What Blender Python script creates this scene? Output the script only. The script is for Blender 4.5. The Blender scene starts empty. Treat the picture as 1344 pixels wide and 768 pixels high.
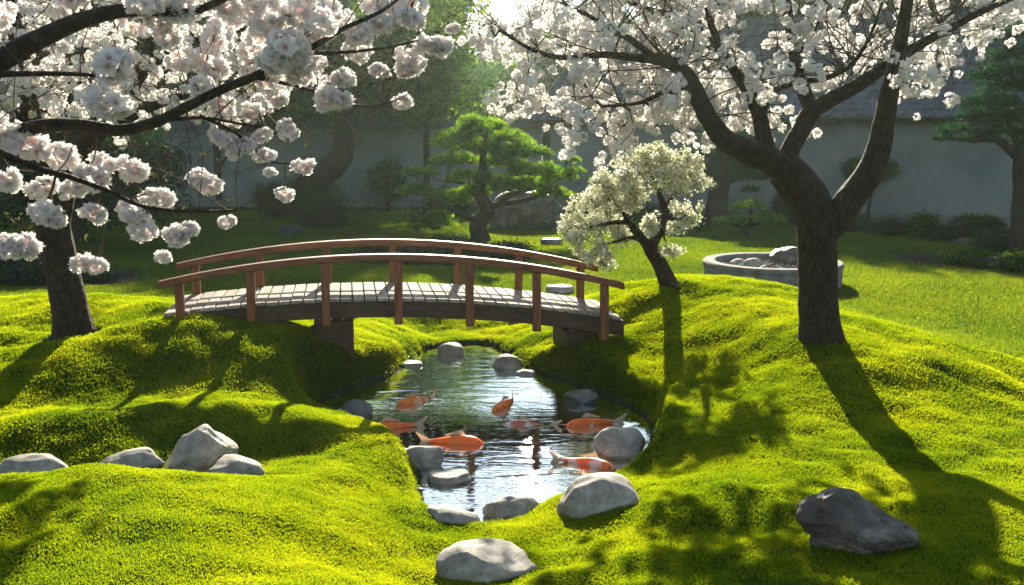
import bpy, math, random
import numpy as np
from mathutils import Vector, Matrix, Euler
random.seed(7); RNG = np.random.default_rng(7)
R = math.radians
sc = bpy.context.scene
COL = sc.collection

# ------------------------------------------------------------------ camera, sky, sun, exposure
FPX, CAMZ, PITCH = 1300.0, 2.6, R(9.35)
cam = bpy.data.cameras.new('camera'); camo = bpy.data.objects.new('camera', cam); COL.objects.link(camo)
camo.location = (0, 0, CAMZ); camo.rotation_euler = (math.pi/2 - PITCH, 0, 0)
cam.sensor_width = 36; cam.lens = 36*FPX/1344; cam.clip_end = 1500; cam.clip_start = 0.05
cam.dof.use_dof = True; cam.dof.focus_distance = 7.5; cam.dof.aperture_fstop = 5.6
sc.camera = camo
SUN_EL, SUN_AZ = R(24.5), R(1.2)          # azimuth measured from +Y towards +X
w = bpy.data.worlds.new('World'); sc.world = w; w.use_nodes = True
nt = w.node_tree; nt.nodes.clear()
sky = nt.nodes.new('ShaderNodeTexSky'); sky.sky_type = 'NISHITA'; sky.sun_disc = False
sky.sun_elevation = SUN_EL; sky.sun_rotation = SUN_AZ; sky.dust_density = .1; sky.air_density = 1.1; sky.ozone_density = 1.5
bg = nt.nodes.new('ShaderNodeBackground'); bg.inputs['Strength'].default_value = 0.068
ou = nt.nodes.new('ShaderNodeOutputWorld')
hs = nt.nodes.new('ShaderNodeHueSaturation'); hs.inputs['Saturation'].default_value = .72
nt.links.new(sky.outputs[0], hs.inputs['Color']); nt.links.new(hs.outputs[0], bg.inputs[0]); nt.links.new(bg.outputs[0], ou.inputs[0])
sl = bpy.data.lights.new('sun', 'SUN'); sl.energy = 5.0; sl.angle = R(0.7); sl.color = (1.0, 0.90, 0.70)
so = bpy.data.objects.new('sun', sl); COL.objects.link(so)
sdir = Vector((math.sin(SUN_AZ)*math.cos(SUN_EL), math.cos(SUN_AZ)*math.cos(SUN_EL), math.sin(SUN_EL)))
so.rotation_euler = sdir.to_track_quat('Z', 'Y').to_euler()
so.location = (0, 60, 40)
sc.view_settings.view_transform = 'Standard'; sc.view_settings.look = 'None'
sc.view_settings.exposure = 1.42; sc.view_settings.gamma = 1.0; sc.view_settings.use_curve_mapping = False
cy = sc.cycles
cy.use_denoising = True; cy.max_bounces = 8; cy.diffuse_bounces = 3; cy.glossy_bounces = 3
cy.transmission_bounces = 6; cy.transparent_max_bounces = 12; cy.volume_bounces = 0
cy.caustics_reflective = False; cy.caustics_refractive = False; cy.sample_clamp_indirect = 4.0
try: cy.volume_step_rate = 1.0
except Exception: pass

# ------------------------------------------------------------------ pixel helpers (photo pixels -> rays)
CP, SP = math.cos(PITCH), math.sin(PITCH)
def ray(px, py):
    a = (px-672)/FPX; b = (py-384)/FPX
    return Vector((a, CP - b*SP, -SP - b*CP))
def at(px, py, Y):
    d = ray(px, py); t = Y/d.y
    return Vector((d.x*t, Y, CAMZ + d.z*t))
def atz(px, py, z):
    d = ray(px, py); t = (z-CAMZ)/d.z
    return Vector((d.x*t, d.y*t, z))
def pxs(Y): return Y/FPX      # metres per photo pixel at depth Y

# ------------------------------------------------------------------ numpy noise
def _h(ix, iy, iz, s):
    n = (ix*374761393 + iy*668265263 + iz*2147483647 + s*974634777) & 0xffffffff
    n = ((n ^ (n >> 13))*1274126177) & 0xffffffff
    return ((n ^ (n >> 16)) & 0xffff)/65535.0
def vnoise(x, y, z=None, s=0):
    x = np.asarray(x, float); y = np.asarray(y, float)
    z = np.zeros_like(x) if z is None else np.asarray(z, float)
    ix, iy, iz = (np.floor(v).astype(np.int64) for v in (x, y, z))
    fx, fy, fz = x-ix, y-iy, z-iz
    fx, fy, fz = (v*v*(3-2*v) for v in (fx, fy, fz))
    r = 0
    for dx in (0, 1):
        for dy in (0, 1):
            for dz in (0, 1):
                wgt = (fx if dx else 1-fx)*(fy if dy else 1-fy)*(fz if dz else 1-fz)
                r = r + wgt*_h(ix+dx, iy+dy, iz+dz, s)
    return r*2-1
def fbm(x, y, z=None, s=0, o=3):
    r = 0; a = 1; t = 0; f = 1
    for k in range(o):
        r = r + a*vnoise(np.asarray(x)*f, np.asarray(y)*f, None if z is None else np.asarray(z)*f, s+k*17); t += a; a *= .5; f *= 2.03
    return r/t
def sstep(a, b, x):
    t = np.clip((x-a)/(b-a), 0, 1); return t*t*(3-2*t)

# ------------------------------------------------------------------ object helpers
def tag(o, label=None, cat=None, group=None, kind=None):
    if label: o['label'] = label
    if cat: o['category'] = cat
    if group: o['group'] = group
    if kind: o['kind'] = kind
    return o
def empty(name, loc=(0, 0, 0), rz=0, **k):
    o = bpy.data.objects.new(name, None); COL.objects.link(o); o.location = loc; o.rotation_euler = (0, 0, rz)
    o.empty_display_size = .1
    return tag(o, **k)
class MB:
    """collects vertices / faces and links them as ONE mesh object"""
    def __init__(s): s.v = []; s.f = []; s.n = 0; s.t = []; s.mi = []
    def add(s, V, F, tint=0.5, mi=0):
        V = np.asarray(V, float).reshape(-1, 3)
        s.v.append(V); s.f.append([[i+s.n for i in f] for f in F]) if not isinstance(F, np.ndarray) else s.f.append((F+s.n).tolist())
        s.n += len(V)
        s.t.append(np.full(len(V), tint) if np.isscalar(tint) else np.asarray(tint)); s.mi += [mi]*len(F)
    def box(s, c, size, rz=0, tint=.5, M=None, mi=0):
        hx, hy, hz = (q/2 for q in size)
        V = np.array([(x, y, z) for z in (-hz, hz) for x, y in ((-hx, -hy), (hx, -hy), (hx, hy), (-hx, hy))])
        if M is None: M = Matrix.Translation(c) @ Matrix.Rotation(rz, 4, 'Z')
        V = np.array([M @ Vector(p) for p in V])
        s.add(V, [(3, 2, 1, 0), (4, 5, 6, 7), (0, 1, 5, 4), (1, 2, 6, 5), (2, 3, 7, 6), (3, 0, 4, 7)], tint, mi)
    def tube(s, P, rad, sides=8, bump=0, seed=0, cap=True, tint=.5, scale=1.0):
        P = np.asarray(P, float); n = len(P); rad = np.broadcast_to(rad, (n,)).astype(float)
        T = np.gradient(P, axis=0); T /= np.linalg.norm(T, axis=1)[:, None] + 1e-9
        u = np.cross(T[0], (0.3, 0.1, 1.0) if abs(T[0][2]) < .9 else (1, .2, 0)); u /= np.linalg.norm(u)
        rings = []
        ang = np.linspace(0, 2*math.pi, sides, endpoint=False)
        for i in range(n):
            u = u - T[i]*np.dot(u, T[i]); u /= np.linalg.norm(u) + 1e-9
            v = np.cross(T[i], u)
            ringd = np.cos(ang)[:, None]*u + np.sin(ang)[:, None]*v
            r = np.full(sides, rad[i])
            if bump:
                q = P[i] + ringd*rad[i]
                r = r*(1 + bump*fbm(q[:, 0]*9*scale, q[:, 1]*9*scale, q[:, 2]*4*scale, seed, 3) + bump*.5*fbm(ang*3/scale, np.full(sides, P[i][2]*1.2), None, seed+5, 2))
            rings.append(P[i] + ringd*r[:, None])
        V = np.concatenate(rings); F = []
        for i in range(n-1):
            for j in range(sides):
                k = (j+1) % sides
                F.append((i*sides+j, i*sides+k, (i+1)*sides+k, (i+1)*sides+j))
        if cap: F.append(tuple(range(sides))[::-1]); F.append(tuple((n-1)*sides + j for j in range(sides)))
        s.add(V, F, tint)
    def build(s, name, mats, parent=None, smooth=True, angle=None, local=None):
        V = np.concatenate(s.v); F = [f for g in s.f for f in g]
        if local is not None:
            V = np.c_[V, np.ones(len(V))] @ np.array(local.inverted()).T; V = V[:, :3]
        me = bpy.data.meshes.new(name)
        nl = np.array([len(f) for f in F], dtype=np.int32)
        flat = np.fromiter((i for f in F for i in f), dtype=np.int32, count=int(nl.sum()))
        me.vertices.add(len(V)); me.vertices.foreach_set('co', V.astype(np.float32).ravel())
        me.loops.add(len(flat)); me.loops.foreach_set('vertex_index', flat)
        me.polygons.add(len(F)); st = np.zeros(len(F), np.int32); st[1:] = np.cumsum(nl)[:-1]
        me.polygons.foreach_set('loop_start', st)
        if not isinstance(mats, (list, tuple)): mats = [mats]
        for m in mats: me.materials.append(m)
        me.polygons.foreach_set('material_index', np.array(s.mi, np.int32))
        a = me.attributes.new('tint', 'FLOAT', 'POINT'); a.data.foreach_set('value', np.concatenate(s.t).astype(np.float32))
        me.polygons.foreach_set('use_smooth', np.full(len(F), bool(smooth)))
        me.update(calc_edges=True); me.validate()
        if smooth and angle:
            try: me.set_sharp_from_angle(angle=R(angle))
            except Exception: pass
        o = bpy.data.objects.new(name, me); COL.objects.link(o)
        if parent is not None: o.parent = parent
        return o
def bevel(o, wd=.008, seg=2):
    m = o.modifiers.new('bevel', 'BEVEL'); m.width = wd; m.segments = seg; m.limit_method = 'ANGLE'; m.angle_limit = R(40); return o
def build_at(mb, name, mats, root, **k):
    """vertices given in world space, stored in the frame of the thing"""
    M = Matrix.LocRotScale(root.location, root.rotation_euler, (1, 1, 1))
    return mb.build(name, mats, root, local=M, **k)
def smoothpath(P, rad, k=5):
    P = np.asarray(P, float); n = len(P); rad = np.asarray(rad, float)
    if n < 3: return P, rad
    Q = np.vstack([2*P[0]-P[1], P, 2*P[-1]-P[-2]]); o = []; r = []
    for i in range(n-1):
        p0, p1, p2, p3 = Q[i], Q[i+1], Q[i+2], Q[i+3]
        for t in np.linspace(0, 1, k, endpoint=False):
            o.append(.5*((2*p1) + (-p0+p2)*t + (2*p0-5*p1+4*p2-p3)*t*t + (-p0+3*p1-3*p2+p3)*t**3)); r.append(rad[i]*(1-t)+rad[i+1]*t)
    o.append(P[-1]); r.append(rad[-1])
    return np.array(o), np.array(r)

# ------------------------------------------------------------------ materials
def newmat(name):
    m = bpy.data.materials.new(name); m.use_nodes = True; t = m.node_tree; t.nodes.clear()
    o = t.nodes.new('ShaderNodeOutputMaterial'); return m, t, o
def N(t, typ, **k):
    n = t.nodes.new(typ)
    for a, b in k.items():
        if a in ('operation', 'blend_type', 'data_type', 'attribute_name', 'noise_dimensions', 'wave_type', 'bands_direction', 'feature', 'wave_profile', 'distribution'): setattr(n, a, b)
        else: n.inputs[a].default_value = b
    return n
def ramp(t, fac, stops):
    r = t.nodes.new('ShaderNodeValToRGB'); e = r.color_ramp.elements
    while len(e) < len(stops): e.new(0.5)
    for q, (p, c) in zip(e, stops): q.position = p; q.color = (*c, 1)
    t.links.new(fac, r.inputs[0]); return r.outputs[0]
def objco(t, scale=(1, 1, 1), obj=True):
    tc = t.nodes.new('ShaderNodeTexCoord'); mp = t.nodes.new('ShaderNodeMapping'); mp.inputs['Scale'].default_value = scale
    t.links.new(tc.outputs['Object'], mp.inputs[0]); return mp.outputs[0]
def mixc(t, fac, a, b, bt='MIX'):
    m = t.nodes.new('ShaderNodeMix'); m.data_type = 'RGBA'; m.blend_type = bt
    for sck, v in ((m.inputs[0], fac), (m.inputs[6], a), (m.inputs[7], b)):
        if hasattr(v, 'links'): t.links.new(v, sck)
        elif isinstance(v, tuple): sck.default_value = (*v, 1)
        else: sck.default_value = v
    return m.outputs[2]
def leafmat(name, cols, trans, tmix=.5, gloss=.04, rough=.5, noise=0):
    """cols / trans: colour stops over the per-leaf tint attribute: reflected and transmitted colour"""
    m, t, o = newmat(name)
    a = N(t, 'ShaderNodeAttribute', attribute_name='tint')
    k = len(cols); fac = a.outputs['Fac']
    if noise:
        nz = N(t, 'ShaderNodeTexNoise', Scale=noise, Detail=3.0)
        geo = t.nodes.new('ShaderNodeNewGeometry'); t.links.new(geo.outputs['Position'], nz.inputs[0])
        ad = N(t, 'ShaderNodeMath', operation='MULTIPLY_ADD'); t.links.new(nz.outputs[0], ad.inputs[0]); ad.inputs[1].default_value = 1.4
        sb = N(t, 'ShaderNodeMath', operation='SUBTRACT'); t.links.new(fac, sb.inputs[0]); sb.inputs[1].default_value = .8
        t.links.new(sb.outputs[0], ad.inputs[2]); fac = ad.outputs[0]
    c1 = ramp(t, fac, [(i/(k-1), c) for i, c in enumerate(cols)])
    c2 = ramp(t, fac, [(i/(k-1), c) for i, c in enumerate(trans)])
    d = t.nodes.new('ShaderNodeBsdfDiffuse'); tr = t.nodes.new('ShaderNodeBsdfTranslucent')
    t.links.new(c1, d.inputs[0]); t.links.new(c2, tr.inputs[0])
    mx = t.nodes.new('ShaderNodeMixShader'); mx.inputs[0].default_value = tmix
    t.links.new(d.outputs[0], mx.inputs[1]); t.links.new(tr.outputs[0], mx.inputs[2])
    out = mx.outputs[0]
    if gloss:
        g = t.nodes.new('ShaderNodeBsdfGlossy'); g.inputs['Roughness'].default_value = rough
        m2 = t.nodes.new('ShaderNodeMixShader'); m2.inputs[0].default_value = gloss
        t.links.new(out, m2.inputs[1]); t.links.new(g.outputs[0], m2.inputs[2]); out = m2.outputs[0]
    t.links.new(out, o.inputs[0]); return m
def solidmat(name, stops, scale=6, rough=.7, bump=.3, bscale=30, stretch=(1, 1, 1), detail=6, spec=.3, dist=.02, tintmix=0, voro=0):
    m, t, o = newmat(name); co = objco(t, stretch)
    nz = N(t, 'ShaderNodeTexNoise', Scale=scale, Detail=detail, Roughness=.6); t.links.new(co, nz.inputs[0])
    fac = nz.outputs[0]
    c = ramp(t, fac, stops)
    if tintmix:
        a = N(t, 'ShaderNodeAttribute', attribute_name='tint')
        tr = ramp(t, a.outputs['Fac'], [(0, (1-tintmix,)*3), (1, (1+tintmix,)*3)]); c = mixc(t, 1.0, c, tr, 'MULTIPLY')
    b = t.nodes.new('ShaderNodeBsdfPrincipled'); t.links.new(c, b.inputs['Base Color'])
    b.inputs['Roughness'].default_value = rough; b.inputs['Specular IOR Level'].default_value = spec
    n2 = N(t, 'ShaderNodeTexNoise', Scale=bscale, Detail=8.0, Roughness=.65); t.links.new(co, n2.inputs[0])
    h = n2.outputs[0]
    if voro:
        vo = N(t, 'ShaderNodeTexVoronoi', Scale=voro, feature='DISTANCE_TO_EDGE'); t.links.new(co, vo.inputs[0])
        ml = N(t, 'ShaderNodeMath', operation='MINIMUM'); t.links.new(vo.outputs['Distance'], ml.inputs[0]); ml.inputs[1].default_value = .3
        ad = N(t, 'ShaderNodeMath', operation='ADD'); t.links.new(ml.outputs[0], ad.inputs[0]); t.links.new(h, ad.inputs[1]); h = ad.outputs[0]
    bp = N(t, 'ShaderNodeBump', Strength=bump, Distance=dist); t.links.new(h, bp.inputs['Height'])
    t.links.new(bp.outputs[0], b.inputs['Normal']); t.links.new(b.outputs[0], o.inputs[0]); return m

M = {}
M['bark'] = solidmat('cherry_bark', [(.3, (.020, .012, .007)), (.55, (.055, .034, .021)), (.75, (.12, .08, .052))], scale=26, rough=.7, bump=1.0, bscale=30, stretch=(1, 1, .5), dist=.07, voro=34)
M['twig'] = solidmat('twig_bark', [(.3, (.035, .022, .015)), (.7, (.12, .08, .05))], scale=20, rough=.8, bump=.5, bscale=60, dist=.004)
M['petal'] = leafmat('cherry_petal', [(.80, .45, .48), (.90, .86, .855), (.94, .935, .925)], [(.75, .45, .45), (.90, .86, .83), (.94, .93, .90)], .58, .0)
M['petal_far'] = leafmat('cherry_petal_pale', [(.85, .76, .74), (.90, .88, .86), (.93, .92, .90)], [(.80, .68, .64), (.90, .86, .82), (.93, .92, .88)], .58, .0)
M['bud'] = leafmat('bud_leaf', [(.07, .06, .015), (.13, .12, .03)], [(.07, .08, .012), (.13, .13, .03)], .5)
M['small_bloom'] = leafmat('cream_blossom', [(.12, .17, .05), (.70, .70, .54), (.90, .89, .82)], [(.25, .32, .05), (.80, .80, .55), (.92, .91, .80)], .52)
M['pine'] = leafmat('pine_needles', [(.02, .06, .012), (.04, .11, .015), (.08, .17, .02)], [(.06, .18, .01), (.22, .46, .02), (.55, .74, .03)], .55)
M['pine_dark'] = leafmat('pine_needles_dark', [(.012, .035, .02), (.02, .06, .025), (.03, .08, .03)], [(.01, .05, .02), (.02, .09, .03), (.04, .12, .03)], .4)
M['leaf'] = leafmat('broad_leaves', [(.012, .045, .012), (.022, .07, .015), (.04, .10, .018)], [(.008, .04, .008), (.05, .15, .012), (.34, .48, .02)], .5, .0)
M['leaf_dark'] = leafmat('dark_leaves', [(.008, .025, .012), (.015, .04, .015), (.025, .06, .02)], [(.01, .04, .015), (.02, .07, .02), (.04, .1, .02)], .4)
M['leaf_blue'] = leafmat('grey_leaves', [(.10, .13, .12), (.2, .24, .22)], [(.06, .1, .08), (.1, .16, .1)], .3)
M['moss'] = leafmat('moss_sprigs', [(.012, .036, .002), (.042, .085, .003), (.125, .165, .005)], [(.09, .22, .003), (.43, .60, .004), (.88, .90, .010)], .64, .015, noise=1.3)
M['grass'] = leafmat('lawn_grass', [(.02, .055, .006), (.045, .09, .008), (.09, .13, .01)], [(.09, .20, .008), (.28, .42, .012), (.55, .62, .02)], .5, .03, noise=.5)
def stonemat(name, dark, mid, light, rough, spec, bump=.6, lichen=None):
    m, t, o = newmat(name); co = objco(t)
    a = N(t, 'ShaderNodeTexNoise', Scale=5.0, Detail=8.0, Roughness=.65, Distortion=.8); t.links.new(co, a.inputs[0])
    c = ramp(t, a.outputs[0], [(.3, dark), (.5, mid), (.72, light)])
    b_ = N(t, 'ShaderNodeTexNoise', Scale=210.0, Detail=2.0); t.links.new(co, b_.inputs[0])
    sp = ramp(t, b_.outputs[0], [(.34, (.6, .6, .6)), (.5, (1, 1, 1)), (.66, (1.2, 1.19, 1.17))]); c = mixc(t, .6, c, sp, 'MULTIPLY')
    st = N(t, 'ShaderNodeTexNoise', Scale=2.2, Detail=4.0, Roughness=.6, Distortion=.4); mp_ = t.nodes.new('ShaderNodeMapping'); mp_.inputs['Scale'].default_value = (1, 1, 3.5); mp_.inputs['Rotation'].default_value = (.3, .4, 0); t.links.new(co, mp_.inputs[0]); t.links.new(mp_.outputs[0], st.inputs[0])
    c = mixc(t, .55, c, ramp(t, st.outputs[0], [(.35, (.55, .53, .50)), (.5, (1, 1, 1)), (.62, (1.25, 1.22, 1.15))]), 'MULTIPLY')
    vo = N(t, 'ShaderNodeTexNoise', Scale=3.2, Detail=10.0, Roughness=.7, Distortion=2.5); t.links.new(co, vo.inputs[0])
    ve = ramp(t, vo.outputs[0], [(.47, (1, 1, 1)), (.5, (.55, .53, .5)), (.53, (1, 1, 1))]); c = mixc(t, .6, c, ve, 'MULTIPLY')
    b = t.nodes.new('ShaderNodeBsdfPrincipled'); t.links.new(c, b.inputs['Base Color']); b.inputs['Roughness'].default_value = rough; b.inputs['Specular IOR Level'].default_value = spec
    ad = N(t, 'ShaderNodeMath', operation='MULTIPLY_ADD'); t.links.new(b_.outputs[0], ad.inputs[0]); ad.inputs[1].default_value = .25; t.links.new(vo.outputs[0], ad.inputs[2])
    bp = N(t, 'ShaderNodeBump', Strength=bump, Distance=.03); t.links.new(ad.outputs[0], bp.inputs['Height']); t.links.new(bp.outputs[0], b.inputs['Normal'])
    t.links.new(b.outputs[0], o.inputs[0]); return m
M['stone'] = solidmat('grey_stone', [(.25, (.16, .155, .15)), (.5, (.30, .29, .275)), (.75, (.46, .45, .43))], scale=3.5, rough=.75, bump=.55, bscale=14, dist=.03)
M['stone_dark'] = solidmat('dark_stone', [(.3, (.05, .052, .05)), (.55, (.12, .12, .12)), (.75, (.30, .30, .29))], scale=5, rough=.6, bump=.9, bscale=12, dist=.05, spec=.5)
M['stone_wet'] = solidmat('wet_stone', [(.3, (.06, .065, .07)), (.7, (.22, .23, .24))], scale=4, rough=.3, bump=.4, bscale=14, dist=.02, spec=.6)
M['stone'] = stonemat('grey_stone', (.22, .20, .165), (.40, .37, .315), (.60, .56, .49), .65, .4, .45)
M['stone_dark'] = stonemat('dark_stone', (.045, .038, .03), (.12, .105, .085), (.36, .32, .27), .42, .6, 1.0)
M['stone_wet'] = stonemat('wet_stone', (.07, .072, .07), (.14, .145, .145), (.26, .26, .25), .3, .6)
M['soil'] = solidmat('soil', [(.3, (.02, .014, .01)), (.7, (.07, .05, .035))], scale=12, rough=.95, bump=1, bscale=40)
M['gravel'] = solidmat('gravel', [(.3, (.10, .095, .09)), (.6, (.28, .26, .24)), (.8, (.5, .48, .45))], scale=40, rough=.9, bump=1, bscale=60, dist=.03)
M['concrete'] = solidmat('weathered_concrete', [(.3, (.14, .14, .13)), (.7, (.30, .29, .27))], scale=7, rough=.85, bump=.5, bscale=40)
M['rail'] = solidmat('stained_wood', [(.3, (.08, .024, .010)), (.5, (.19, .064, .024)), (.75, (.30, .125, .055))], scale=4, rough=.5, bump=.35, bscale=30, stretch=(1, 6, 6), dist=.01, spec=.4)
M['post'] = solidmat('stained_post_wood', [(.3, (.08, .024, .010)), (.5, (.19, .062, .022)), (.75, (.30, .12, .05))], scale=4, rough=.55, bump=.35, bscale=30, stretch=(6, 6, 1), dist=.01, spec=.4)
M['beam'] = solidmat('dark_beam_wood', [(.3, (.035, .02, .013)), (.7, (.11, .065, .04))], scale=4, rough=.7, bump=.5, bscale=24, stretch=(1, 6, 6), dist=.01)
M['plank'] = solidmat('weathered_planks', [(.3, (.20, .165, .135)), (.55, (.36, .31, .265)), (.75, (.48, .43, .38))], scale=5, rough=.8, bump=.4, bscale=26, stretch=(8, 1, 8), dist=.006, tintmix=.25)
M['plaster'] = solidmat('plaster_wall', [(.3, (.13, .155, .16)), (.55, (.21, .24, .24)), (.7, (.25, .275, .27))], scale=.9, rough=.9, bump=.25, bscale=9, dist=.02, detail=8)
M['plinth'] = solidmat('stone_plinth', [(.3, (.12, .12, .11)), (.7, (.25, .24, .22))], scale=3, rough=.9, bump=.6, bscale=15)
M['rooftile'] = solidmat('grey_roof_tiles', [(.3, (.05, .06, .075)), (.7, (.12, .14, .165))], scale=2.2, rough=.75, bump=.4, bscale=20, spec=.25, tintmix=.3)
M['koi_eye'] = solidmat('fish_eye', [(.3, (.01, .01, .01)), (.7, (.02, .02, .02))], rough=.15, bump=0, spec=.8)
M['bark_dark'] = solidmat('dark_bark', [(.3, (.015, .013, .01)), (.7, (.06, .05, .04))], scale=10, rough=.9, bump=1, bscale=20, stretch=(1, 1, .3), dist=.03)

# ------------------------------------------------------------------ terrain
POND_PX = [(560, 458), (600, 452), (640, 452), (668, 466), (700, 487), (742, 500), (795, 521), (838, 541), (856, 562), (852, 592), (826, 618), (790, 640), (748, 655),
           (712, 668), (690, 684), (655, 692), (610, 690), (575, 680), (556, 666), (550, 642), (545, 614), (517, 590), (472, 568), (428, 556), (408, 543), (420, 528), (446, 516), (498, 499), (528, 482), (545, 468)]
POND = np.array([atz(a, b, 0)[:2] for a, b in POND_PX])
def smooth_closed(P, k=4):
    n = len(P); o = []
    for i in range(n):
        p0, p1, p2, p3 = P[i-1], P[i], P[(i+1) % n], P[(i+2) % n]
        for t in np.linspace(0, 1, k, endpoint=False):
            o.append(.5*((2*p1) + (-p0+p2)*t + (2*p0-5*p1+4*p2-p3)*t*t + (-p0+3*p1-3*p2+p3)*t**3))
    return np.array(o)
PONDS = smooth_closed(POND)
def poly_sd(x, y, P):
    x = np.asarray(x, float).ravel(); y = np.asarray(y, float).ravel()
    d = np.full(x.shape, 1e9); ins = np.zeros(x.shape, bool); n = len(P)
    for i in range(n):
        ax, ay = P[i]; bx, by = P[(i+1) % n]; ex, ey = bx-ax, by-ay
        t = np.clip(((x-ax)*ex + (y-ay)*ey)/(ex*ex+ey*ey+1e-12), 0, 1)
        d = np.minimum(d, np.hypot(x-ax-t*ex, y-ay-t*ey))
        c = ((ay > y) != (by > y)) & (x < (bx-ax)*(y-ay)/(by-ay+1e-12)+ax); ins ^= c
    return np.where(ins, -d, d)
LAWN = .35
CTRL = [ # px, py, depth
 (0,413,10.2),(100,402,10.4),(200,402,10.2),(-250,440,10.0),(60,450,9.3),(237,413,9.5),(285,421,9.45),(330,429,9.5),(437,455,9.8),(250,404,10.6),(400,452,9.3),(95,437,9.75),(50,470,8.8),(200,470,8.8),(300,441,9.15),(400,478,8.95),(480,492,9.5),(470,440,10.9),
 (300,500,8.45),(100,500,8.4),(400,515,8.65),(330,408,10.9),(400,420,11.3),(120,532,8.08),(0,538,8.0),(250,530,8.15),(380,534,8.3),
 (0,556,7.45),(100,544,7.65),(200,537,7.7),(300,537,7.75),(400,545,7.75),(440,553,7.75),(-200,590,7.3),
 (200,580,7.3),(60,592,7.2),(350,585,7.3),(430,590,7.25),(500,583,7.25),(535,612,6.9),(400,625,6.55),(470,630,6.5),(540,650,6.5),
 (0,634,5.8),(100,620,5.8),(230,617,5.85),(320,640,5.8),(-200,640,5.6),(100,690,4.9),(100,768,4.2),(300,768,4.25),(-200,768,4.2),(250,690,5.0),(380,690,5.25),(450,768,4.55),(450,690,5.45),
 (560,705,5.85),(520,740,5.35),(630,740,5.5),(700,705,5.85),(630,775,5.05),(740,672,6.2),(700,768,5.0),(850,768,4.8),(1000,768,4.6),(1130,768,4.5),(1344,768,4.5),(1600,768,4.5),
 (800,680,5.9),(900,680,5.7),(1000,640,6.1),(1130,740,4.8),(1344,690,5.25),(860,610,7.0),(900,600,7.0),(880,560,7.8),(900,520,8.6),(950,600,6.85),(1000,560,7.45),(1050,520,8.0),
 (1000,480,9.0),(900,470,9.6),(860,500,9.2),(820,470,9.9),(760,447,10.3),(770,480,9.7),(720,440,11.3),(700,462,11),(780,440,10.8),(830,440,10.4),(850,420,10.8),(820,402,11.2),(880,374,11.5),(940,374,11.6),
 (870,367,12.0),(940,363,12.0),(1010,374,11.6),(1050,390,11),(960,420,10.2),(1080,444,9),(1000,440,9.5),(1150,440,9.3),(1200,447,9.2),(1280,470,9),(1344,500,8.7),(1200,520,7.95),(1344,560,7.4),(1200,600,6.7),(1500,560,7.4),
 (600,415,12.9),(560,440,12.3),(520,430,12.0),(660,430,12.4),(600,395,13.4),
]
cw = [at(*c) for c in CTRL]
cx = [p.x for p in cw]; cyy = [p.y for p in cw]; cz = [p.z for p in cw]
# valley where the four stones lie, and its continuation to the water
for x, y, z in [(-5.5, 6.8, .16), (-4, 6.75, .15), (-3.3, 6.8, .14), (-2.6, 6.8, .14), (-2.1, 6.75, .15), (-1.7, 6.6, .2),
                (-7, 11, .6), (-9, 8, .4), (-9, 5, .5), (-7, 3, .55), (-3, 2.5, .55), (0, 2.5, .3), (0, 3.8, .22), (3, 2.5, .45), (7, 3, .45), (9, 6, .35), (8, 9, .35),
                (-8, 13, LAWN), (-5, 13, LAWN), (-3, 13.2, LAWN), (-1.5, 13.6, LAWN), (0, 14.2, LAWN), (1.5, 13.6, LAWN+.02), (3, 13.8, LAWN), (4.2, 12, LAWN), (4.6, 10.8, LAWN), (5.6, 9.6, LAWN), (6.5, 12, LAWN), (9, 13, LAWN), (5, 14.5, LAWN), (-9, 15, LAWN), (0, 16, LAWN), (9, 16, LAWN)]:
    cx.append(x); cyy.append(y); cz.append(z)
cx, cyy, cz = np.array(cx), np.array(cyy), np.array(cz)
def _tps(r): return np.where(r > 1e-9, r*r*np.log(r+1e-12), 0)
nC = len(cx); K = _tps(np.hypot(cx[:, None]-cx, cyy[:, None]-cyy)) + np.eye(nC)*.02
Pm = np.c_[np.ones(nC), cx, cyy]; A = np.block([[K, Pm], [Pm.T, np.zeros((3, 3))]])
SOL = np.linalg.solve(A, np.r_[cz, 0, 0, 0])
def rbf(x, y):
    out = np.empty(x.shape)
    for i in range(0, len(x), 20000):
        xs, ys = x[i:i+20000], y[i:i+20000]
        out[i:i+20000] = _tps(np.hypot(xs[:, None]-cx, ys[:, None]-cyy)) @ SOL[:nC] + SOL[nC] + SOL[nC+1]*xs + SOL[nC+2]*ys
    return out
MBX = np.array([-12, -8, -3, -1.5, 0, .8, 1.5, 2.6, 3.3, 3.8, 4.5, 6, 8, 12]); MBY = np.array([11.6, 11.7, 12.0, 12.8, 13.3, 13.2, 12.9, 12.8, 11.6, 10.2, 9.4, 8.8, 8.2, 8])
def moss_w(x, y):
    yb = np.interp(x, MBX, MBY) + .15*fbm(x*1.5, y*1.5, None, 3, 2)
    return sstep(.25, -.25, y-yb)
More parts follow.
